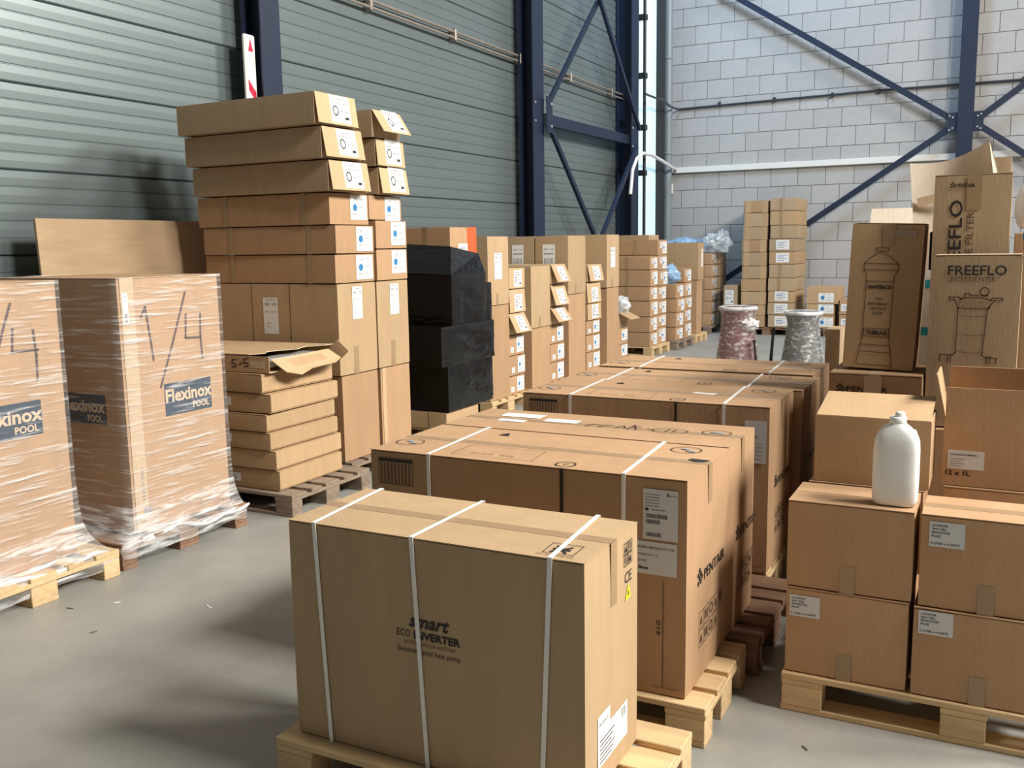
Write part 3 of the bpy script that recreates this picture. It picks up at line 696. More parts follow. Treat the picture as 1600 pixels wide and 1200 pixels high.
# open carton pile past the last column
G = 'cartons past the last upright column'
for i, (za, zb) in enumerate(((.146, .35), (.352, .575))):
    o, dim = carton('small_carton', '%s carton below the open one holding a plastic bag' % ('bottom', 'middle')[i], XF-.9, XF-.02, 11.84, 12.2, za, zb, 'kraft_red', group=G); put_label(o, dim, '+x', .12, .05, .22, .14, 'dot')
def open_box(name, label, x0, x1, y0, y1, z0, z1, mn, flapspec, group=None, rz=0, t=.005, inner='kraft_inner'):
    w, d, h = x1-x0, y1-y0, z1-z0
    o = empty(name, ((x0+x1)/2, (y0+y1)/2, z0), (0, 0, R(rz)), label=label, cat='box', group=group)
    q = MB(); q.box(-w/2, w/2, -d/2, -d/2+t, 0, h, mn); q.box(-w/2, w/2, d/2-t, d/2, 0, h, mn); q.box(-w/2, -w/2+t, -d/2+t, d/2-t, 0, h, mn); q.box(w/2-t, w/2, -d/2+t, d/2-t, 0, h, mn); q.box(-w/2+t, w/2-t, -d/2+t, d/2-t, 0, t, inner); q.obj('body', o)
    for side, L_, ang in flapspec:   # ang: 0 = standing straight up, + = leaning outward
        a = R(ang); s, c = math.sin(a), math.cos(a); q = MB()
        if side in ('-y', '+y'):
            sg = -1 if side == '-y' else 1
            q.box(-w/2+.003, w/2-.003, -t/2, t/2, 0, L_, mn); q.obj('flap', o, (0, sg*(d/2-t/2), h), (-sg*a, 0, 0))
        else:
            sg = -1 if side == '-x' else 1
            q.box(-t/2, t/2, -d/2+.003, d/2-.003, 0, L_, mn); q.obj('flap', o, (sg*(w/2-t/2), 0, h), (0, sg*a, 0))
    return o, (w, d, h)
open_box('open_carton', 'open carton with drooping flap and plastic bag inside', XF-.9, XF-.02, 11.84, 12.2, .578, .78, 'kraft', (('+x', .20, 115), ('-y', .15, 0), ('+y', .15, -10)), G)
def crumple(name, label, loc, sx, sy, sz, mn, seed, cat='plastic', sub=4, amp=.35, group=None, freq=2.2):
    bm = bmesh.new(); bmesh.ops.create_icosphere(bm, subdivisions=sub, radius=1)
    for v in bm.verts:
        n = v.co.normalized(); k = 1+amp*noise.noise(n*freq+Vector((seed, 0, 0)))+amp*.6*abs(noise.noise(n*freq*3+Vector((seed, 5, 0))))-amp*.2
        v.co = Vector((n.x*k*sx, n.y*k*sy, max(-.75, n.z*k)*sz))
    me = bpy.data.meshes.new(name); bm.to_mesh(me); bm.free(); me.materials.append(M[mn])
    o = link(name, me, None, loc); return tag(o, label, cat, group)
crumple('plastic_bag', 'grey plastic bag sticking out of the open drooping carton', (XF-.08, 12.02, .86), .15, .14, .14, 'film_bag', 3, 'bag', 3)

# ------------------------------------------------------------------ far left pallets
def run(nm, name, x0, xf, ya, yb, tops, zb, G, mn='kraft_red', kind='dot', labs=None, jit=.012):
    for i, t in enumerate(tops):
        j = random.uniform(-jit, jit)
        o, dim = carton(name, '%s from floor, carton in the %s' % (ORD[i] if i else 'lowest', nm), x0+j, xf+j, ya+j*.5, yb+j*.5-.006, zb, t-.005, mn, group=G)
        if labs is None or i in labs:
            put_label(o, dim, '+x', dim[1]*.48, dim[2]*.1, dim[1]*.46, dim[2]*.78, kind)
            put_label(o, dim, '+x', dim[1]*.2, dim[2]*.45, dim[1]*.2, dim[2]*.4, 'lines')
        thin(o, dim, '-y', dim[0]*.5, 0, .05, dim[2], 'tape', 'tape', off=.0012)
        zb = t
G = 'far left carton pile'
pallet('light pallet under the far left carton pile', -5.6, -4.58, 13.56, 14.42, 'wood_new')
run('near column of far left pile', 'labelled_carton', -5.4, -4.62, 13.56, 13.92, [.363, .60, .835, 1.05, 1.30, 1.497], .146, G)
run('far column of far left pile', 'labelled_carton', -5.4, -4.62, 13.94, 14.39, [.40, .60, .82, 1.04, 1.28, 1.51, 1.745], .146, G)
G = 'bag-topped carton pile'
pallet('darker pallet under the bag-topped far carton pile', -5.5, -4.48, 14.5, 15.42, 'wood_old')
pallet('light pallet under the far upright carton', -5.6, -4.5, 15.6, 16.3, 'wood_new')
run('column topped by a plastic bag', 'labelled_carton', -4.93, -4.51, 14.52, 14.93, [.36, .60, .82, 1.045], .146, G)
run('column beside the bag-topped column', 'labelled_carton', -4.93, -4.51, 14.97, 15.38, [.40, .62, .82, 1.05, 1.28], .146, G)
crumple('plastic_bag', 'clear bag with blue contents on far carton column', (-4.70, 14.72, 1.17), .19, .18, .17, 'film_blue', 8, 'bag', 3)
carton('upright_carton', 'lower far upright carton behind the bag-topped pile', -5.3, -4.53, 15.72, 16.05, .146, 1.055, 'kraft_red')
o, dim = carton('upright_carton', 'upper far upright carton with narrow white label', -5.32, -4.51, 15.72, 16.06, 1.06, 1.69, 'kraft_olive'); put_label(o, dim, '+x', .17, .22, .10, .30, 'size')
carton('upright_carton', 'tall upright carton rising behind the far left pile', -5.52, -4.98, 14.55, 15.05, .146, 1.82, 'kraft_olive')
G = 'film-covered far pile'
pallet('old pallet under the film-covered far pile', -5.75, -4.72, 17.3, 18.5, 'wood_old')
run('dark far pile under plastic film', 'labelled_carton', -5.1, -4.75, 17.42, 17.82, [.38, .60, .82, 1.05, 1.28, 1.49], .146, G)
run('rear far pile against the corner', 'labelled_carton', -5.1, -4.70, 17.86, 18.3, [.38, .60, .82, 1.05, 1.28, 1.49], .146, G, mn='kraft_dull', labs=())
run('wall side column under the film heap', 'labelled_carton', -5.70, -5.14, 17.42, 18.3, [.48, .82, 1.16, 1.49], .146, G, mn='kraft_dull', labs=())
crumple('plastic_sheet', 'blue plastic sheeting heaped on the far corner pile', (-5.32, 17.88, 1.62), .44, .36, .16, 'film_blue', 21, 'plastic')
crumple('plastic_sheet', 'clear crumpled film hanging off the far corner pile', (-4.70, 17.72, 1.66), .22, .30, .21, 'film_bag', 33, 'plastic', amp=.6, freq=1.7)

# ------------------------------------------------------------------ stack at block wall
pallet('dark pallet under the tall stack at the block wall', -4.25, -3.2, 17.42, 18.55, 'wood_red', axis='y')
pallet('dark pallet right of the tall block wall stack', -3.1, -2.2, 17.42, 18.55, 'wood_red', axis='y')
G = 'tall stack at the block wall'
tl = [.36, .55, .79, 1.02, 1.255, 1.50, 1.72, 1.95, 2.20, 2.42]; zb = .146
for i, t in enumerate(tl):
    j = random.uniform(-.012, .012)
    o, dim = carton('stacked_carton', '%s from floor, left column of the block wall stack' % (ORD[i] if i else 'lowest'), -4.20+j+.004*i, -3.745+j*.5+.001*i, 17.4, 18.45, zb, t-.006, 'kraft_dull' if i % 3 else 'kraft_red', group=G, rz=random.uniform(-.4, .4))
    for u in (.03, .33): thin(o, dim, '-y', u, 0, .10, dim[2], 'kraft', 'tape', off=.0012)
    zb = t
tr_ = [.375, .595, .80, 1.04, 1.28, 1.51, 1.735, 1.97, 2.225, 2.45]; zb = .146
for i, t in enumerate(tr_):
    j = random.uniform(-.015, .015)
    o, dim = carton('stacked_carton', '%s from floor, right column of the block wall stack' % (ORD[i] if i else 'lowest'), -3.69+j*.5, -3.235+j, 17.39, 18.45, zb, t-.006, 'kraft_dull' if (i+1) % 3 else 'kraft', group=G, rz=random.uniform(-.6, .3))
    if i in (0, 1, 2, 5, 6): put_label(o, dim, '-y', .12, .03, .23, .17, 'lines')
    else: thin(o, dim, '-y', .16, 0, .06, dim[2], 'tape', 'tape', off=.0012)
    zb = t
o, dim = carton('narrow_carton', 'narrow upright carton left of the block wall stack', -4.51, -4.262, 17.4, 17.8, .0, .90, 'kraft_dull')
put_label(o, dim, '-y', .03, .55, .16, .26, 'ring')
zb = .146
for i, (t, xa, xb2) in enumerate(((.383, -3.02, -2.55), (.58, -3.02, -2.55), (.88, -3.02, -2.48))):
    o, dim = carton('stacked_carton', '%s carton in the short pile right of block wall stack' % ('bottom', 'middle', 'top')[i], xa, xb2, 17.42, 18.1, zb, t-.005, 'kraft', group='short pile at the block wall'); put_label(o, dim, '-y', .20, .03, .26, .16, 'dot'); zb = t
zb = .146
for i, t in enumerate((.40, .66)):
    o, dim = carton('stacked_carton', '%s carton of the pair at far right by block wall' % ('bottom', 'top')[i], -2.46, -2.16, 17.42, 18.1, zb, t-.005, 'kraft_red', group='pair at the block wall'); put_label(o, dim, '-y', .03, .06, .2, .12, 'lines'); zb = t

# ------------------------------------------------------------------ wrapped vessels
def vessel(label, x, y, s, mn, seed, knot):
    o = empty('wrapped_vessel', (x, y, 0), label=label, cat='vessel', group='wrapped vessels')
    prof = [(0, .01), (.25, .01), (.26, .05), (.25, .25), (.225, .45), (.20, .62), (.178, .76), (.172, .84), (.178, .90), (.195, .945), (.205, .965), (.205, .985), (.185, .99), (.165, .975), (.15, .90), (.15, .70)]
    prof = [(a*s, b*s) for a, b in prof]
    q = MB(); q.lathe(prof, mn, 40); q.obj('shell', o)
    fp = [(a+.008, b) for a, b in prof[2:13]]+[(.16*s, 1.0*s), (.08*s, .985*s), (.0, .98*s)]
    q = MB(); q.lathe([(a+.004, b) for a, b in fp], 'film_vessel', 40, wob=.012, seed=seed); q.obj('stretch_film', o)
    q = MB(); q.lathe([(.205*s, .955*s), (.218*s, .965*s), (.218*s, .985*s), (.20*s, .998*s), (.185*s, .99*s)], 'film_thick', 40, wob=.004, seed=seed); q.obj('film_rim', o)
    if knot:
        bm = bmesh.new(); bmesh.ops.create_icosphere(bm, subdivisions=3, radius=1)
        for v in bm.verts:
            n = v.co.normalized(); k = 1+.5*noise.noise(n*3+Vector((seed, 0, 0))); v.co = Vector((n.x*k*.10+.15, n.y*k*.09-.10, n.z*k*.07+.80*s))
        me = bpy.data.meshes.new('film_knot'); bm.to_mesh(me); bm.free(); me.materials.append(M['film_thick']); link('film_knot', me, o)
    return o
vessel('dark red flared vessel wrapped in clear film', -2.555, 10.5, .99, 'terracotta', 2, True)
vessel('dark grey flared vessel wrapped in clear film', -1.85, 10.5, .95, 'grey_glaze', 6, False)
for lab, pts in (('taller of two black rods between the wrapped vessels', ((-2.24, 10.6, 0), (-2.19, 10.62, .74))), ('shorter black rod beside taller rod between vessels', ((-2.20, 10.52, 0), (-2.165, 10.52, .70))),
                 ('black rod leaning against the dark red vessel', ((-2.26, 10.3, 0), (-2.33, 10.32, .62))), ('black rod standing right of the grey vessel', ((-1.53, 10.4, 0), (-1.60, 10.45, .72)))):
    q = MB(); q.tube([pts[0], pts[1]], .011, 'black_steel', 8); a, b = Vector(pts[0]), Vector(pts[1]); d = (b-a).normalized()
    q.tube([b-d*.004, b+d*.012], .022, 'black_steel', 8); tag(q.obj('metal_rod'), lab, 'rod', 'black metal rods')

# ------------------------------------------------------------------ heat pump boxes in the middle
def pump_pallet(label, x0, x1, y0, y1, mn): return pallet(label, x0, x1, y0, y1, mn, axis='x', boards=4, group='pallets under the middle boxes')
pump_pallet('rough pallet under the front heat pump box', -2.0, -.80, 2.185, 2.79, 'wood_new')
pump_pallet('fresh pallet under the second box of the middle row', -2.14, -.80, 2.95, 3.53, 'wood_new')
pallet('dark pallet sticking out right under the middle row', -2.1, -.765, 3.57, 4.33, 'wood_red', axis='x', group='pallets under the middle boxes')
pump_pallet('pallet under the fourth box of the middle row', -2.14, -.90, 4.36, 4.93, 'wood_new')
pump_pallet('pallet under the fifth box of the middle row', -2.14, -.88, 4.95, 5.46, 'wood_new')
pump_pallet('pallet under the farthest box of the middle row', -2.14, -.90, 5.50, 6.04, 'wood_new')

o, dim = carton('heat_pump_box', 'large strapped box printed smart ECO INVERTER, nearest the camera', -1.95, -.94, 2.24, 2.663, .146, .857, 'kraft_olive', flaps='x', tape='tape', seam_tape_len=.19, bulge=.002)
for a, b, c in ((.107, .063, .139), (.463, .467, .498), (.909, .877, .877)): strap(o, dim, a, b, c)
p = Print()
p.text('smart', .445, .438, w=.140, h=.036, bold=.022, shear=.3); p.text('ECO', .402, .405, w=.047, h=.022); p.text('INVERTER', .461, .403, w=.160, h=.024, bold=.035)
p.text('BY POOLAQUA AUSTRIA', .428, .381, w=.176, h=.013, mn='ink_soft'); p.text('Swimming pool heat pump', .402, .352, w=.217, h=.021)
p.place('front_print', o, frame(dim, '-y'), base=.0018)
p = Print(); p.line([(.866, .043), (.862, .128), (.955, .128), (.957, .043)], .003, closed=True); p.rect(.88, .075, .055, .012, 'ink'); p.line([(.885, .055), (.93, .105)], .008); p.line([(.93, .055), (.885, .105)], .008); p.text('DO NOT STEP ON', .855, .022, w=.11, mn='ink')
p.place('top_print', o, frame(dim, 'top'))
p = Print()
for i in range(2):
    for j in range(2):
        u, v = .296+.034*i, .608+.037*j; p.line([(u, v), (u+.030, v), (u+.030, v+.033), (u, v+.033)], .003, closed=True)
        if (i+j) % 2: p.quad([(u+.006, v+.005), (u+.024, v+.005), (u+.015, v+.028)], 'ink', 2)
        else: p.rect(u+.006, v+.006, .006, .022, 'ink', 2); p.rect(u+.018, v+.006, .006, .022, 'ink', 2)
p.text('CE', .300, .553, w=.058, h=.034, bold=0)
p.place('side_print', o, frame(dim, '+x'), base=.0018)
p = Print(); p.quad([(.303, .500), (.352, .503), (.330, .548)], 'yellow', 1); p.quad([(.320, .510), (.338, .511), (.330, .530)], 'ink_soft', 2); p.place('yellow_sticker', o, frame(dim, '+x'), base=.0018)
p = Print(); p.rect(.084, .075, .238, .109, 'paper', 1); p.rect(.084, .184, .094, .048, 'paper', 1); p.text('PRODUCT', .094, .198, w=.07, mn='ink_grey', bold=.03)
for i in range(6): p.rect(.10, .085+.013*i, .09+.012*(i % 3), .004, 'ink_grey')
for i in range(5): p.rect(.27+.008*i, .145, .004, .03, 'ink_grey')
p.place('shipping_label', o, frame(dim, '+x'), base=.0018)

def penta_logo(p, u, v, s, mn='ink'):
    for a in (-1, 0, 1):
        for b in (-1, 0, 1):
            if (a, b) in ((-1, 1), (-1, -1)): continue
            cx, cy = u+(a+b)*s*.24, v+(a-b)*s*.24; k = s*.18
            p.quad([(cx-k, cy), (cx, cy-k), (cx+k, cy), (cx, cy+k)], mn, 2)
def pentair_box(name, label, x0, x1, y0, y1, z0, z1, straps=True, front=True, top=True, big=True, notes=0):
    o, dim = carton(name, label, x0, x1, y0, y1, z0, z1, 'kraft_red', group='long boxes in the middle row', flaps='x', tape='tape', seam_tape_len=.14)
    w, d, h = dim
    if straps:
        strap(o, dim, .271, .235); strap(o, dim, 1.055, 1.02)
    if big:
        p = Print(); penta_logo(p, .15, h-.385, .062); p.text('PENTAIR', .205, h-.408, w=.28, h=.040, bold=.012)
        p.place('logo_print', o, frame(dim, '+x'), base=.0018); p = Print()
        for r_ in range(2):
            for i in range(5 if r_ == 0 else 4):
                u, v = .15+.064*i, h-.575-.068*r_; p.line([(u, v), (u+.056, v), (u+.056, v+.060), (u, v+.060)], .003, 'ink_soft', closed=True)
                if i % 3 == 0: p.quad([(u+.014, v+.012), (u+.042, v+.012), (u+.028, v+.048)], 'ink_soft', 2)
                elif i % 3 == 1: p.rect(u+.012, v+.012, .010, .036, 'ink_soft', 2); p.rect(u+.034, v+.012, .010, .036, 'ink_soft', 2)
                else: p.ell(u+.028, v+.030, .016, .018, .006, 'ink_soft', 10)
        p.place('handling_symbols', o, frame(dim, '+x'), base=.0018)
    if front:
        p = Print(); p.rect(.042, h-.042, .155, .014, 'ink', 1); p.line([(.042, h-.13), (.197, h-.13), (.197, h-.03), (.042, h-.03)], .003, 'ink_soft', closed=True)
        for i in range(9): p.rect(.05+.016*i, h-.128, .006, .082, 'ink_soft', 1)
        p.place('hatch_print', o, frame(dim, '-y'), base=.0018); p = Print(); p.rect(.815, 0, .013, h, 'ink', 1); p.place('black_line', o, frame(dim, '-y'), base=.0018); p = Print()
        p.line([(1.198, .03), (1.198, .41)], .003, 'ink_soft'); p.line([(1.16, .03), (1.255, .03)], .002, 'ink_soft'); p.text('410', 1.19, .215, w=.055, h=.016, rot=math.pi/2)
        p.place('measure_print', o, frame(dim, '-y'), base=.0018)
    if top:
        p = Print(); 
        for u, v in ((.08, .17), (1.14, d-.10)):
            p.ell(u, v, .058, .052, .004); p.quad([(u-.03, v+.012), (u+.012, v-.002), (u+.012, v+.016), (u-.02, v+.028)], 'ink_grey', 2); p.rect(u+.005, v-.025, .035, .018, 'ink_grey', 2)
        p.ell(.815, .055, .036, .036, .005); p.line([(.808, .05), (.822, .066)], .006)
        p.line([(.34, .05), (.68, .05), (.66, .22), (.34, .22)], .002, 'ink_soft', closed=True); p.text('HEAT PUMP', .40, .085, w=.10, mn='ink_soft'); p.text('POOL', .53, .085, w=.06, mn='ink_soft')
        p.quad([(.345, d-.12), (.395, d-.12), (.37, d-.07)], 'ink', 2)
        p.place('top_print', o, frame(dim, 'top'), base=.002)
    return o, dim
o, dim = pentair_box('long_box', 'long strapped box with two white papers, right behind the nearest box', -2.16, -.88, 2.98, 3.53, .146, .917)
l = thin(o, dim, '-y', 1.125, .556, .122, .175, 'paper_grey', 'delivery_label', off=.0012)
p = Print()
for i in range(5): p.rect(.008, .155-.010*i, .05, .003, 'ink_grey')
penta_logo(p, .088, .158, .012); p.text('PENTAIR', .096, .155, w=.022)
p.rect(.008, .10, .012, .009, 'ink'); p.rect(.03, .102, .05, .004, 'ink_grey')
p.place('header_print', l, (Vector(frame(dim, '-y')[0])+Vector((1.125, -.0026, .556)), (1, 0, 0), (0, 0, 1), (0, -1, 0)), base=.0003); p = Print()
for v, n_ in ((.075, 14), (.055, 9), (.010, 10)):
    p = Print()
    for i in range(n_): p.rect(.012+.0054*i, v, .003, .014, 'ink', 1)
    p.place('barcode', l, (Vector(frame(dim, '-y')[0])+Vector((1.125, -.0026, .556)), (1, 0, 0), (0, 0, 1), (0, -1, 0)), base=.0003)
l = thin(o, dim, '-y', 1.06, .432, .185, .115, 'paper_grey', 'address_label', off=.0012)
p = Print(); p.text('GARDEN PRODUCTS P.O.', .03, .09, w=.15, h=.008, bold=.01); p.text('Heruteggenaan 1,6', .03, .065, w=.09, h=.008); p.text('P 70727', .03, .042, w=.05, h=.008); p.text('Base', .05, .016, w=.035, h=.011, bold=.03)
p.place('label_print', l, (Vector(frame(dim, '-y')[0])+Vector((1.06, -.0026, .432)), (1, 0, 0), (0, 0, 1), (0, -1, 0)), base=.0003)
q = MB(); q.poly([(1.225-.64, .27-.275, .773), (1.255-.64, .28-.275, .773), (1.27-.64, .315-.275, .773), (1.20-.64, .32-.275, .773), (1.19-.64, .295-.275, .773)], 'ink'); q.obj('torn_hole', o)
o, dim = pentair_box('long_box', 'long box with pen writing and papers on its lid', -2.16, -.885, 3.542, 3.98, .146, .917, straps=False, front=False, top=False)
p = Print(); p.ell(1.16, .25, .06, .05, .004); p.quad([(1.13, .25), (1.19, .235), (1.19, .26), (1.14, .275)], 'ink_grey', 2)
handwritten(p, [[(.60, .19), (.62, .24), (.655, .235)], [(.66, .19), (.68, .24), (.71, .24)], [(.735, .20), (.755, .25), (.775, .21)], [(.79, .19), (.795, .28), (.83, .19)], [(.80, .23), (.83, .26)], [(.87, .22), (.89, .225)]], .006)
p.ell(.97, .22, .075, .05, .004, 'marker'); handwritten(p, [[(.955, .20), (.96, .25)], [(.985, .20), (.99, .25)]], .006); p.place('pen_writing', o, frame(dim, 'top'), base=.002)
for u, v, w_, h_ in ((.14, .27, .20, .085), (.18, .16, .13, .05), (.38, .22, .16, .07)):
    thin(o, dim, 'top', u, v, w_, h_, 'paper', 'paper_sheet', off=.001)
o, dim = pentair_box('long_box', 'long strapped box with side document pouch in mid row', -2.17, -.90, 4.345, 4.91, .16-.014, .943)
l = thin(o, dim, '-y', 1.155, .53, .10, .20, 'paper_grey', 'document_pouch', off=.0012)
p = Print(); p.text('Base', .02, .12, w=.04); 
for i in range(5): p.rect(.015, .02+.018*i, .07, .003, 'ink_grey')
p.place('pouch_print', l, (Vector(frame(dim, '-y')[0])+Vector((1.155, -.0026, .53)), (1, 0, 0), (0, 0, 1), (0, -1, 0)), base=.0003)
q = MB(); q.poly([(.18, -.02, .001), (.30, -.05, .001), (.31, .01, .001), (.25, .0, .001), (.20, .02, .001)], 'paper'); q.obj('paper_scrap', o, (.0, .02, dim[2]))
o, dim = pentair_box('long_box', 'long strapped box second from the far end of the middle row', -2.2, -.86, 4.930, 5.455, .146, .938, front=False)
o, dim = pentair_box('long_box', 'farthest long strapped box of the middle row', -2.2, -.90, 5.475, 6.06, .146, .945, front=False)

# ------------------------------------------------------------------ right pallet: salt cell protector cartons
pallet('fresh pallet at front right under the labelled cartons', -.63, .57, 3.345, 4.16, 'wood_new', axis='x')
G = 'salt cell protector cartons'
def lochlor(label, x0, x1, y0, y1, z0, z1, lab, mn='kraft_red', rz=0, tp=True):
    o, dim = carton('labelled_carton', label, x0, x1, y0, y1, z0, z1, mn, group=G, flaps='x', rz=rz, bulge=.008, tape='tape' if lab and z1 > .6 else None, seam_tape_len=.0)
    if lab:
        u, v, w, h = lab
        l = thin(o, dim, '-y', u, v, w, h, 'paper_grey', 'label', off=.0012)
        p = Print()
        for i, t in enumerate(('LO-CHLOR', 'SALT CELL', 'PROTECTOR', 'PLUS')): p.text(t, w*.07, h*(.82-.145*i), h=h*.085, w=w*(.44, .42, .52, .24)[i], bold=.02)
        p.text('5 LITRE x 4 UNITS', w*.05, h*.09, w=w*.82, h=h*.085, bold=.02)
        p.place('label_print', l, (Vector(frame(dim, '-y')[0])+Vector((u, -.0026, v)), (1, 0, 0), (0, 0, 1), (0, -1, 0)), base=.0003)
    if tp: thin(o, dim, '-y', dim[0]*.44, 0, .05, .10, 'tape', 'tape', off=.0012)
    return o, dim
lochlor('lower left carton with salt cell label, front right pallet', -.625, -.212, 3.36, 3.65, .146, .465, (.015, .215, .105, .078))
lochlor('upper left unlabelled carton carrying the white bottle', -.628, -.207, 3.365, 3.65, .468, .785, None)
lochlor('lower right carton with salt cell label, front right pallet', -.20, .215, 3.355, 3.65, .146, .460, (.018, .225, .108, .082))
lochlor('upper right carton with salt cell label, front right pallet', -.19, .225, 3.365, 3.63, .463, .785, (.028, .215, .108, .085))
lochlor('lower carton hidden behind the upper left unlabelled carton', -.62, -.21, 3.67, 3.96, .146, .465, None, tp=False)
lochlor('plain carton directly under the open cream-topped carton', -.61, -.20, 3.665, 3.95, .468, .786, None, tp=False)
# open carton behind the bottle
o, dim = open_box('open_carton', 'open carton with raised lid flap behind the white bottle', -.592, -.187, 3.68, 3.96, .788, 1.042, 'kraft', (('-y', .285, -80),), inner='kraft_inner')
# bottle
o = empty('plastic_bottle', (-.282, 3.455, .7875), label='white plastic canister bottle standing on the upper left carton', cat='bottle')
q = MB(); n = 40; rings = []
prof = [(.0, .062, .04), (.004, .068, .045), (.02, .074, .050), (.10, .075, .051), (.19, .0745, .051), (.225, .072, .049), (.252, .062, .044), (.270, .046, .036), (.282, .032, .030), (.286, .027, .027)]
for z, a, b in prof:
    for k in range(n):
        t = 2*math.pi*k/n; e = .55 if z < .25 else .55+.45*min(1, (z-.25)/.032)
        c, s = math.cos(t), math.sin(t)
        rings.append((a*math.copysign(abs(c)**e, c), b*math.copysign(abs(s)**e, s), z))
fs = [(i*n+k, i*n+(k+1) % n, (i+1)*n+(k+1) % n, (i+1)*n+k) for i in range(len(prof)-1) for k in range(n)]+[tuple(range(n-1, -1, -1))]
q.faces(rings, fs, 'hdpe', True); q.obj('body', o)
q = MB(); q.lathe([(.026, .284), (.0275, .286), (.0275, .306), (.024, .308), (0, .308)], 'white', 28); q.obj('collar', o)
q = MB(); q.lathe([(.016, .307), (.016, .320), (.013, .324), (0, .325)], 'white', 20, (.006, 0)); q.obj('cap', o)
q = MB(); q.tube([(.050, 0, .262), (.062, -.01, .235), (.067, -.012, .19)], .009, 'hdpe', 8); q.obj('handle', o)
# 12 x 1L open carton
lochlor('carton strip showing beneath the open 12 x 1L carton', -.145, .29, 3.88, 4.17, .146, .762, None, tp=False)
o, dim = open_box('open_carton', 'open carton printed 12 x 1L with flaps standing up', -.155, .28, 3.90, 4.17, .765, 1.016, 'kraft_red', (('-y', .125, 0), ('+y', .175, -3), ('-x', .175, 12), ('+x', .15, 10)), inner='kraft')
l = thin(o, dim, '-y', .018, .065, .125, .072, 'paper_grey', 'label')
p = Print(); p.text('12345678901', .008, .052, w=.095, h=.007, bold=.02)
for i in range(4): p.rect(.008, .010+.009*i, .04+.012*(i % 2), .003, 'ink_grey')
p.place('label_print', l, (Vector(frame(dim, '-y')[0])+Vector((.018, -.0015, .065)), (1, 0, 0), (0, 0, 1), (0, -1, 0)), base=.0003)
p = Print(); p.text('12 x 1L', .012, .040, w=.085, h=.018, bold=.04); p.place('front_print', o, frame(dim, '-y'))

# ------------------------------------------------------------------ right group behind
pallet('pallet under the filter boxes at right', -.75, .45, 4.45, 5.65, 'wood_new', axis='x', boards=5)
carton('base_carton', 'big carton underneath the small diamond-logo carton', -.745, -.285, 4.74, 5.30, .146, .765, 'kraft_red')
o, dim = carton('logo_carton', 'carton with diamond logo, taped, beneath the tall leaning carton', -.715, -.292, 4.78, 5.28, .768, 1.058, 'kraft_red', flaps='y', tape='clear_tape', seam_tape_len=.10)
p = Print(); penta_logo(p, .055, .215, .042); p.text('PENTAIR', .086, .203, w=.186, h=.027, bold=.012); p.place('front_print', o, frame(dim, '-y'), base=.0018)
thin(o, dim, '-y', .164, .17, .080, .115, 'clear_tape', 'front_tape', off=.0032)
# leaning tall carton with filter drawing
o, dim = carton('filter_carton', 'tall leaning carton with line-drawn filter housing', -.675, -.345, 4.92, 5.25, 1.066, 1.775, 'kraft_olive', ry=2.2, flaps='y', cat='box')
w, d, h = dim; p = Print(); a = .0035
L = lambda *pts: p.line(pts, a, 'ink_soft')
L((.065, .02), (.08, .12), (.085, .15), (.085, .46), (.07, .48), (.07, .515), (.10, .545), (.145, .575), (.19, .545), (.225, .515), (.225, .48), (.21, .46), (.21, .15), (.215, .12), (.23, .02))
L((.07, .515), (.225, .515)); L((.07, .485), (.225, .485)); L((.085, .43), (.21, .43)); L((.08, .12), (.215, .12)); L((.075, .085), (.22, .085)); L((.065, .02), (.23, .02)); L((.12, .575), (.175, .575), (.175, .59), (.12, .59), (.12, .575))
L((.09, .16), (.205, .16), (.205, .20), (.09, .20), (.09, .16))
p.text('WATERCO', .148, .393, w=.112, h=.019, bold=.05, align='c', mn='ink'); p.text('HIGH', .148, .34, w=.03, h=.012, align='c', mn='ink', bold=.01)
p.text('PERFORMANCE', .148, .315, w=.095, h=.012, align='c', mn='ink', bold=.01); p.text('CARTRIDGE', .148, .292, w=.078, h=.012, align='c', mn='ink', bold=.01); p.text('FILTER', .148, .269, w=.045, h=.012, align='c', mn='ink', bold=.01); p.text('TRIMLINE', .148, .170, w=.10, h=.021, align='c', mn='ink', bold=.03)
p.place('front_print', o, frame(dim, '-y'), base=.0018)
p = Print(); p.rect(.17, h-.065, .125, .036, 'ink_grey', 0)
for i in range(4):
    u = .173+.031*i; p.rect(u, h-.062, .027, .030, 'kraft_dull', 1); p.quad([(u+.006, h-.056), (u+.021, h-.056), (u+.0135, h-.038)], 'ink_grey', 2)
p.place('handling_symbols', o, frame(dim, '-y'), base=.0018)
thin(o, dim, '-y', .145, h-.11, .055, .11, 'tape', 'tape', off=.0012)
# front filter box with big drawing
carton('base_carton', 'carton supporting the upright cartridge filter boxes', -.27, .40, 4.46, 5.35, .146, .875, 'kraft_red')
o, dim = carton('filter_box', 'upright cartridge filter box with large filter drawing facing camera', -.25, .088, 4.50, 4.72, .878, 1.628, 'kraft_dull', flaps='x')
w, d, h = dim
p = Print(); p.text('FREEFLO', .055, h-.088, w=.225, h=.042, bold=.012); p.text('CARTRIDGE FILTER', .052, h-.115, w=.185, h=.021, mn='ink_soft'); p.place('title_print', o, frame(dim, '-y'), base=.0018); p = Print()
def L(*pts, ww=.0048): p.line(pts, ww, 'ink_soft')
zz = lambda px: 1.628-.878-(px-398)*.002445
xx = lambda q: (q-1461)*.00247
prof_px = [(1511, 586), (1511, 573), (1503, 575), (1500, 586)]
L((xx(1477), zz(586)), (xx(1477), zz(574)), (xx(1497), zz(574)), (xx(1501), zz(570)), (xx(1502), zz(492)), (xx(1500), zz(486)), (xx(1495), zz(475)), (xx(1488), zz(477)), (xx(1487), zz(472)), (xx(1503), zz(472)), (xx(1508), zz(476)))
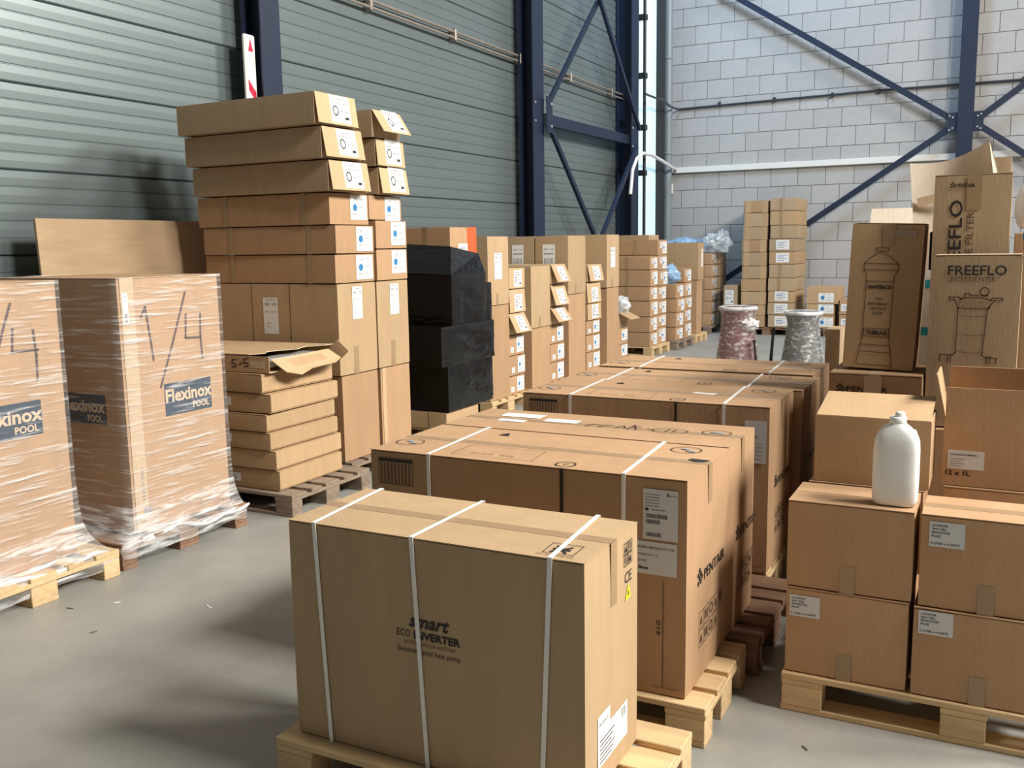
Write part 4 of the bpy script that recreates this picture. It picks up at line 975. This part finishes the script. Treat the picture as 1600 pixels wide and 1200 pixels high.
L((xx(1565), zz(588)), (xx(1566), zz(578)), (xx(1548), zz(577)), (xx(1543), zz(573)), (xx(1548), zz(494)), (xx(1551), zz(488)), (xx(1558), zz(477)), (xx(1570), zz(477)), (xx(1570), zz(473)), (xx(1556), zz(473)), (xx(1551), zz(477)))
L((xx(1501), zz(490)), (xx(1512), zz(492)), (xx(1538), zz(492)), (xx(1551), zz(490))); L((xx(1503), zz(476)), (xx(1512), zz(473)), (xx(1540), zz(473)), (xx(1553), zz(477)))
L((xx(1511), zz(472)), (xx(1512), zz(466)), (xx(1519), zz(466)), (xx(1520), zz(469)), (xx(1548), zz(469)))
p.ell(xx(1542), zz(462), .017, .017, .004, 'ink_soft', 18)
for k in range(11): L((xx(1504+4*k), zz(489)), (xx(1505+4*k), zz(479)), ww=.0016)
for y_ in (504, 537, 568): L((xx(1503), zz(y_-1)), (xx(1524), zz(y_+2)), (xx(1546), zz(y_)), ww=.002)
for x_ in (1489, 1494, 1551, 1556): L((xx(x_), zz(574)), (xx(x_), zz(588)))
p.place('front_print', o, frame(dim, '-y'), base=.0018)
o, dim = carton('filter_box', 'tall cartridge filter box behind, lettering running upward', -.287, .036, 4.86, 5.16, .878, 1.985, 'kraft_dull', flaps='y', cat='box')
w, d, h = dim
p = Print(); penta_logo(p, .078, h-.050, .026); p.text('PENTAIR', .096, h-.059, w=.075, h=.017, bold=.03); p.place('logo_print', o, frame(dim, '-y'), base=.0018); p = Print()
p.text('FREEFLO', .125, h-.50, w=.385, h=.056, rot=math.pi/2, bold=.012); p.text('CARTRIDGE FILTER', .172, h-.61, w=.44, h=.030, rot=math.pi/2, mn='ink_soft', bold=.005); p.place('front_print', o, frame(dim, '-y'), base=.0018)
thin(o, dim, '-y', .138, h-.16, .060, .16, 'tape', 'tape', off=.0012)
# torn cardboard sheet
o = empty('cardboard_sheet', (-.265, 5.285, 1.6), label='bent torn cardboard sheet poking up behind the filter boxes', cat='cardboard')
q = MB(); nx, nz_ = 10, 6; V = []
c00, c10, c11, c01 = Vector((-.13, 0, .10)), Vector((.24, .05, .25)), Vector((.19, .02, .565)), Vector((-.165, 0, .475))
for side in (0, .006):
    for j in range(nz_+1):
        for i in range(nx+1):
            s, t = i/nx, j/nz_; P_ = (c00*(1-s)+c10*s)*(1-t)+(c01*(1-s)+c11*s)*t
            P_ = P_+Vector((0, .05*math.sin(s*3)-.03*t*s+side, -.035*math.sin(s*math.pi)*t)); V.append(P_)
st = (nx+1)*(nz_+1); fs = []
for j in range(nz_):
    for i in range(nx):
        a0 = j*(nx+1)+i; fs += [(a0, a0+1, a0+nx+2, a0+nx+1), (st+a0, st+a0+nx+1, st+a0+nx+2, st+a0+1)]
q.faces(V, fs, 'card_white', True); q.obj('sheet', o)
q = MB(); q.box(.0, .20, .035, .041, -.724, .28, 'card_white'); q.obj('lower_sheet', o)
q = MB(); fp = [c11+Vector((0, .02, 0)), c11+Vector((.035, .06, -.10)), c10+Vector((.03, .1, .03)), c10+Vector((0, .06, 0))]; q.poly(fp, 'card_white'); q.poly([f+Vector((-.004, .004, 0)) for f in fp][::-1], 'paper'); q.obj('folded_edge', o)
q = MB(); q.poly([(-.115, -.006, .255), (.05, .02, .30), (.045, .02, .340), (-.125, -.006, .300)], 'clear_tape'); q.obj('tape', o)
# open carton behind leaning carton
open_box('open_carton', 'open pale carton with dark flaps behind the leaning carton', -.66, -.345, 5.68, 6.0, 1.53, 1.76, 'card_white', (('-y', .13, -35), ('+y', .10, 5)), inner='kraft')
carton('base_carton', 'tall plain carton carrying the open pale carton', -.70, -.44, 5.68, 6.0, .0, 1.528, 'kraft')
carton('upright_carton', 'narrow upright carton left behind the diamond-logo carton', -.99, -.895, 6.42, 6.68, .0, 1.125, 'kraft_dull')
# white and teal packaging
o, dim = carton('printed_pack', 'white and teal printed pack between the filter cartons', -.435, -.25, 5.67, 6.0, .0, 1.528, 'paper')
for v in (.93, 1.17, 1.43): thin(o, dim, '-y', 0, v, dim[0], .045, 'teal', 'teal_band', off=.0012)
carton('black_case', 'black case standing on the white and teal pack', -.335, -.255, 5.68, 5.98, 1.531, 1.80, 'black_film', cat='case')
# right edge clutter
carton('base_carton', 'stout plain carton at far right edge behind filter boxes', .06, .44, 5.37, 5.64, .146, 1.72, 'kraft_red')
crumple('white_sack', 'bright white sack at the right edge behind filter box', (.115, 5.49, 1.845), .06, .09, .14, 'white', 11, 'sack', 3, .12)
crumple('blue_sack', 'blue plastic sack at the right picture edge', (.165, 4.93, 1.70), .075, .10, .10, 'blue_cloth', 14, 'sack', 3, .3)
carton('base_carton', 'pinkish tall carton at the right picture edge', .125, .39, 5.06, 5.24, .878, 2.05, 'pink')
carton('base_carton', 'low carton below the blue sack at right edge', .085, .39, 4.80, 5.045, .878, 1.62, 'kraft')
carton('small_carton', 'small carton peeking above the filter boxes', -.07, .035, 5.9, 6.2, 1.50, 2.13, 'kraft_dull')
carton('base_carton', 'plain tall carton carrying the small peeking carton', -.12, .35, 5.85, 6.3, .0, 1.498, 'kraft_red')

# floor scraps
rr = random.Random(4)
for i, (x, y) in enumerate(((-3.75, 3.05), (-3.55, 2.75), (-3.9, 2.9), (-3.3, 3.2), (-.5, 3.1), (-.35, 2.95))):
    q = MB(); a = rr.uniform(0, 3); s = rr.uniform(.012, .03)
    q.box(-s, s, -.004, .004, 0, .003, 'debris' if i % 3 else 'paper', .001); tag(q.obj('floor_scrap', None, (x, y, 0), (0, 0, a)), 'tiny dark scrap lying on the concrete floor' if i % 3 else 'tiny white scrap lying on the concrete floor', 'scrap', 'scraps on the floor' if i % 3 else 'white scraps on the floor')
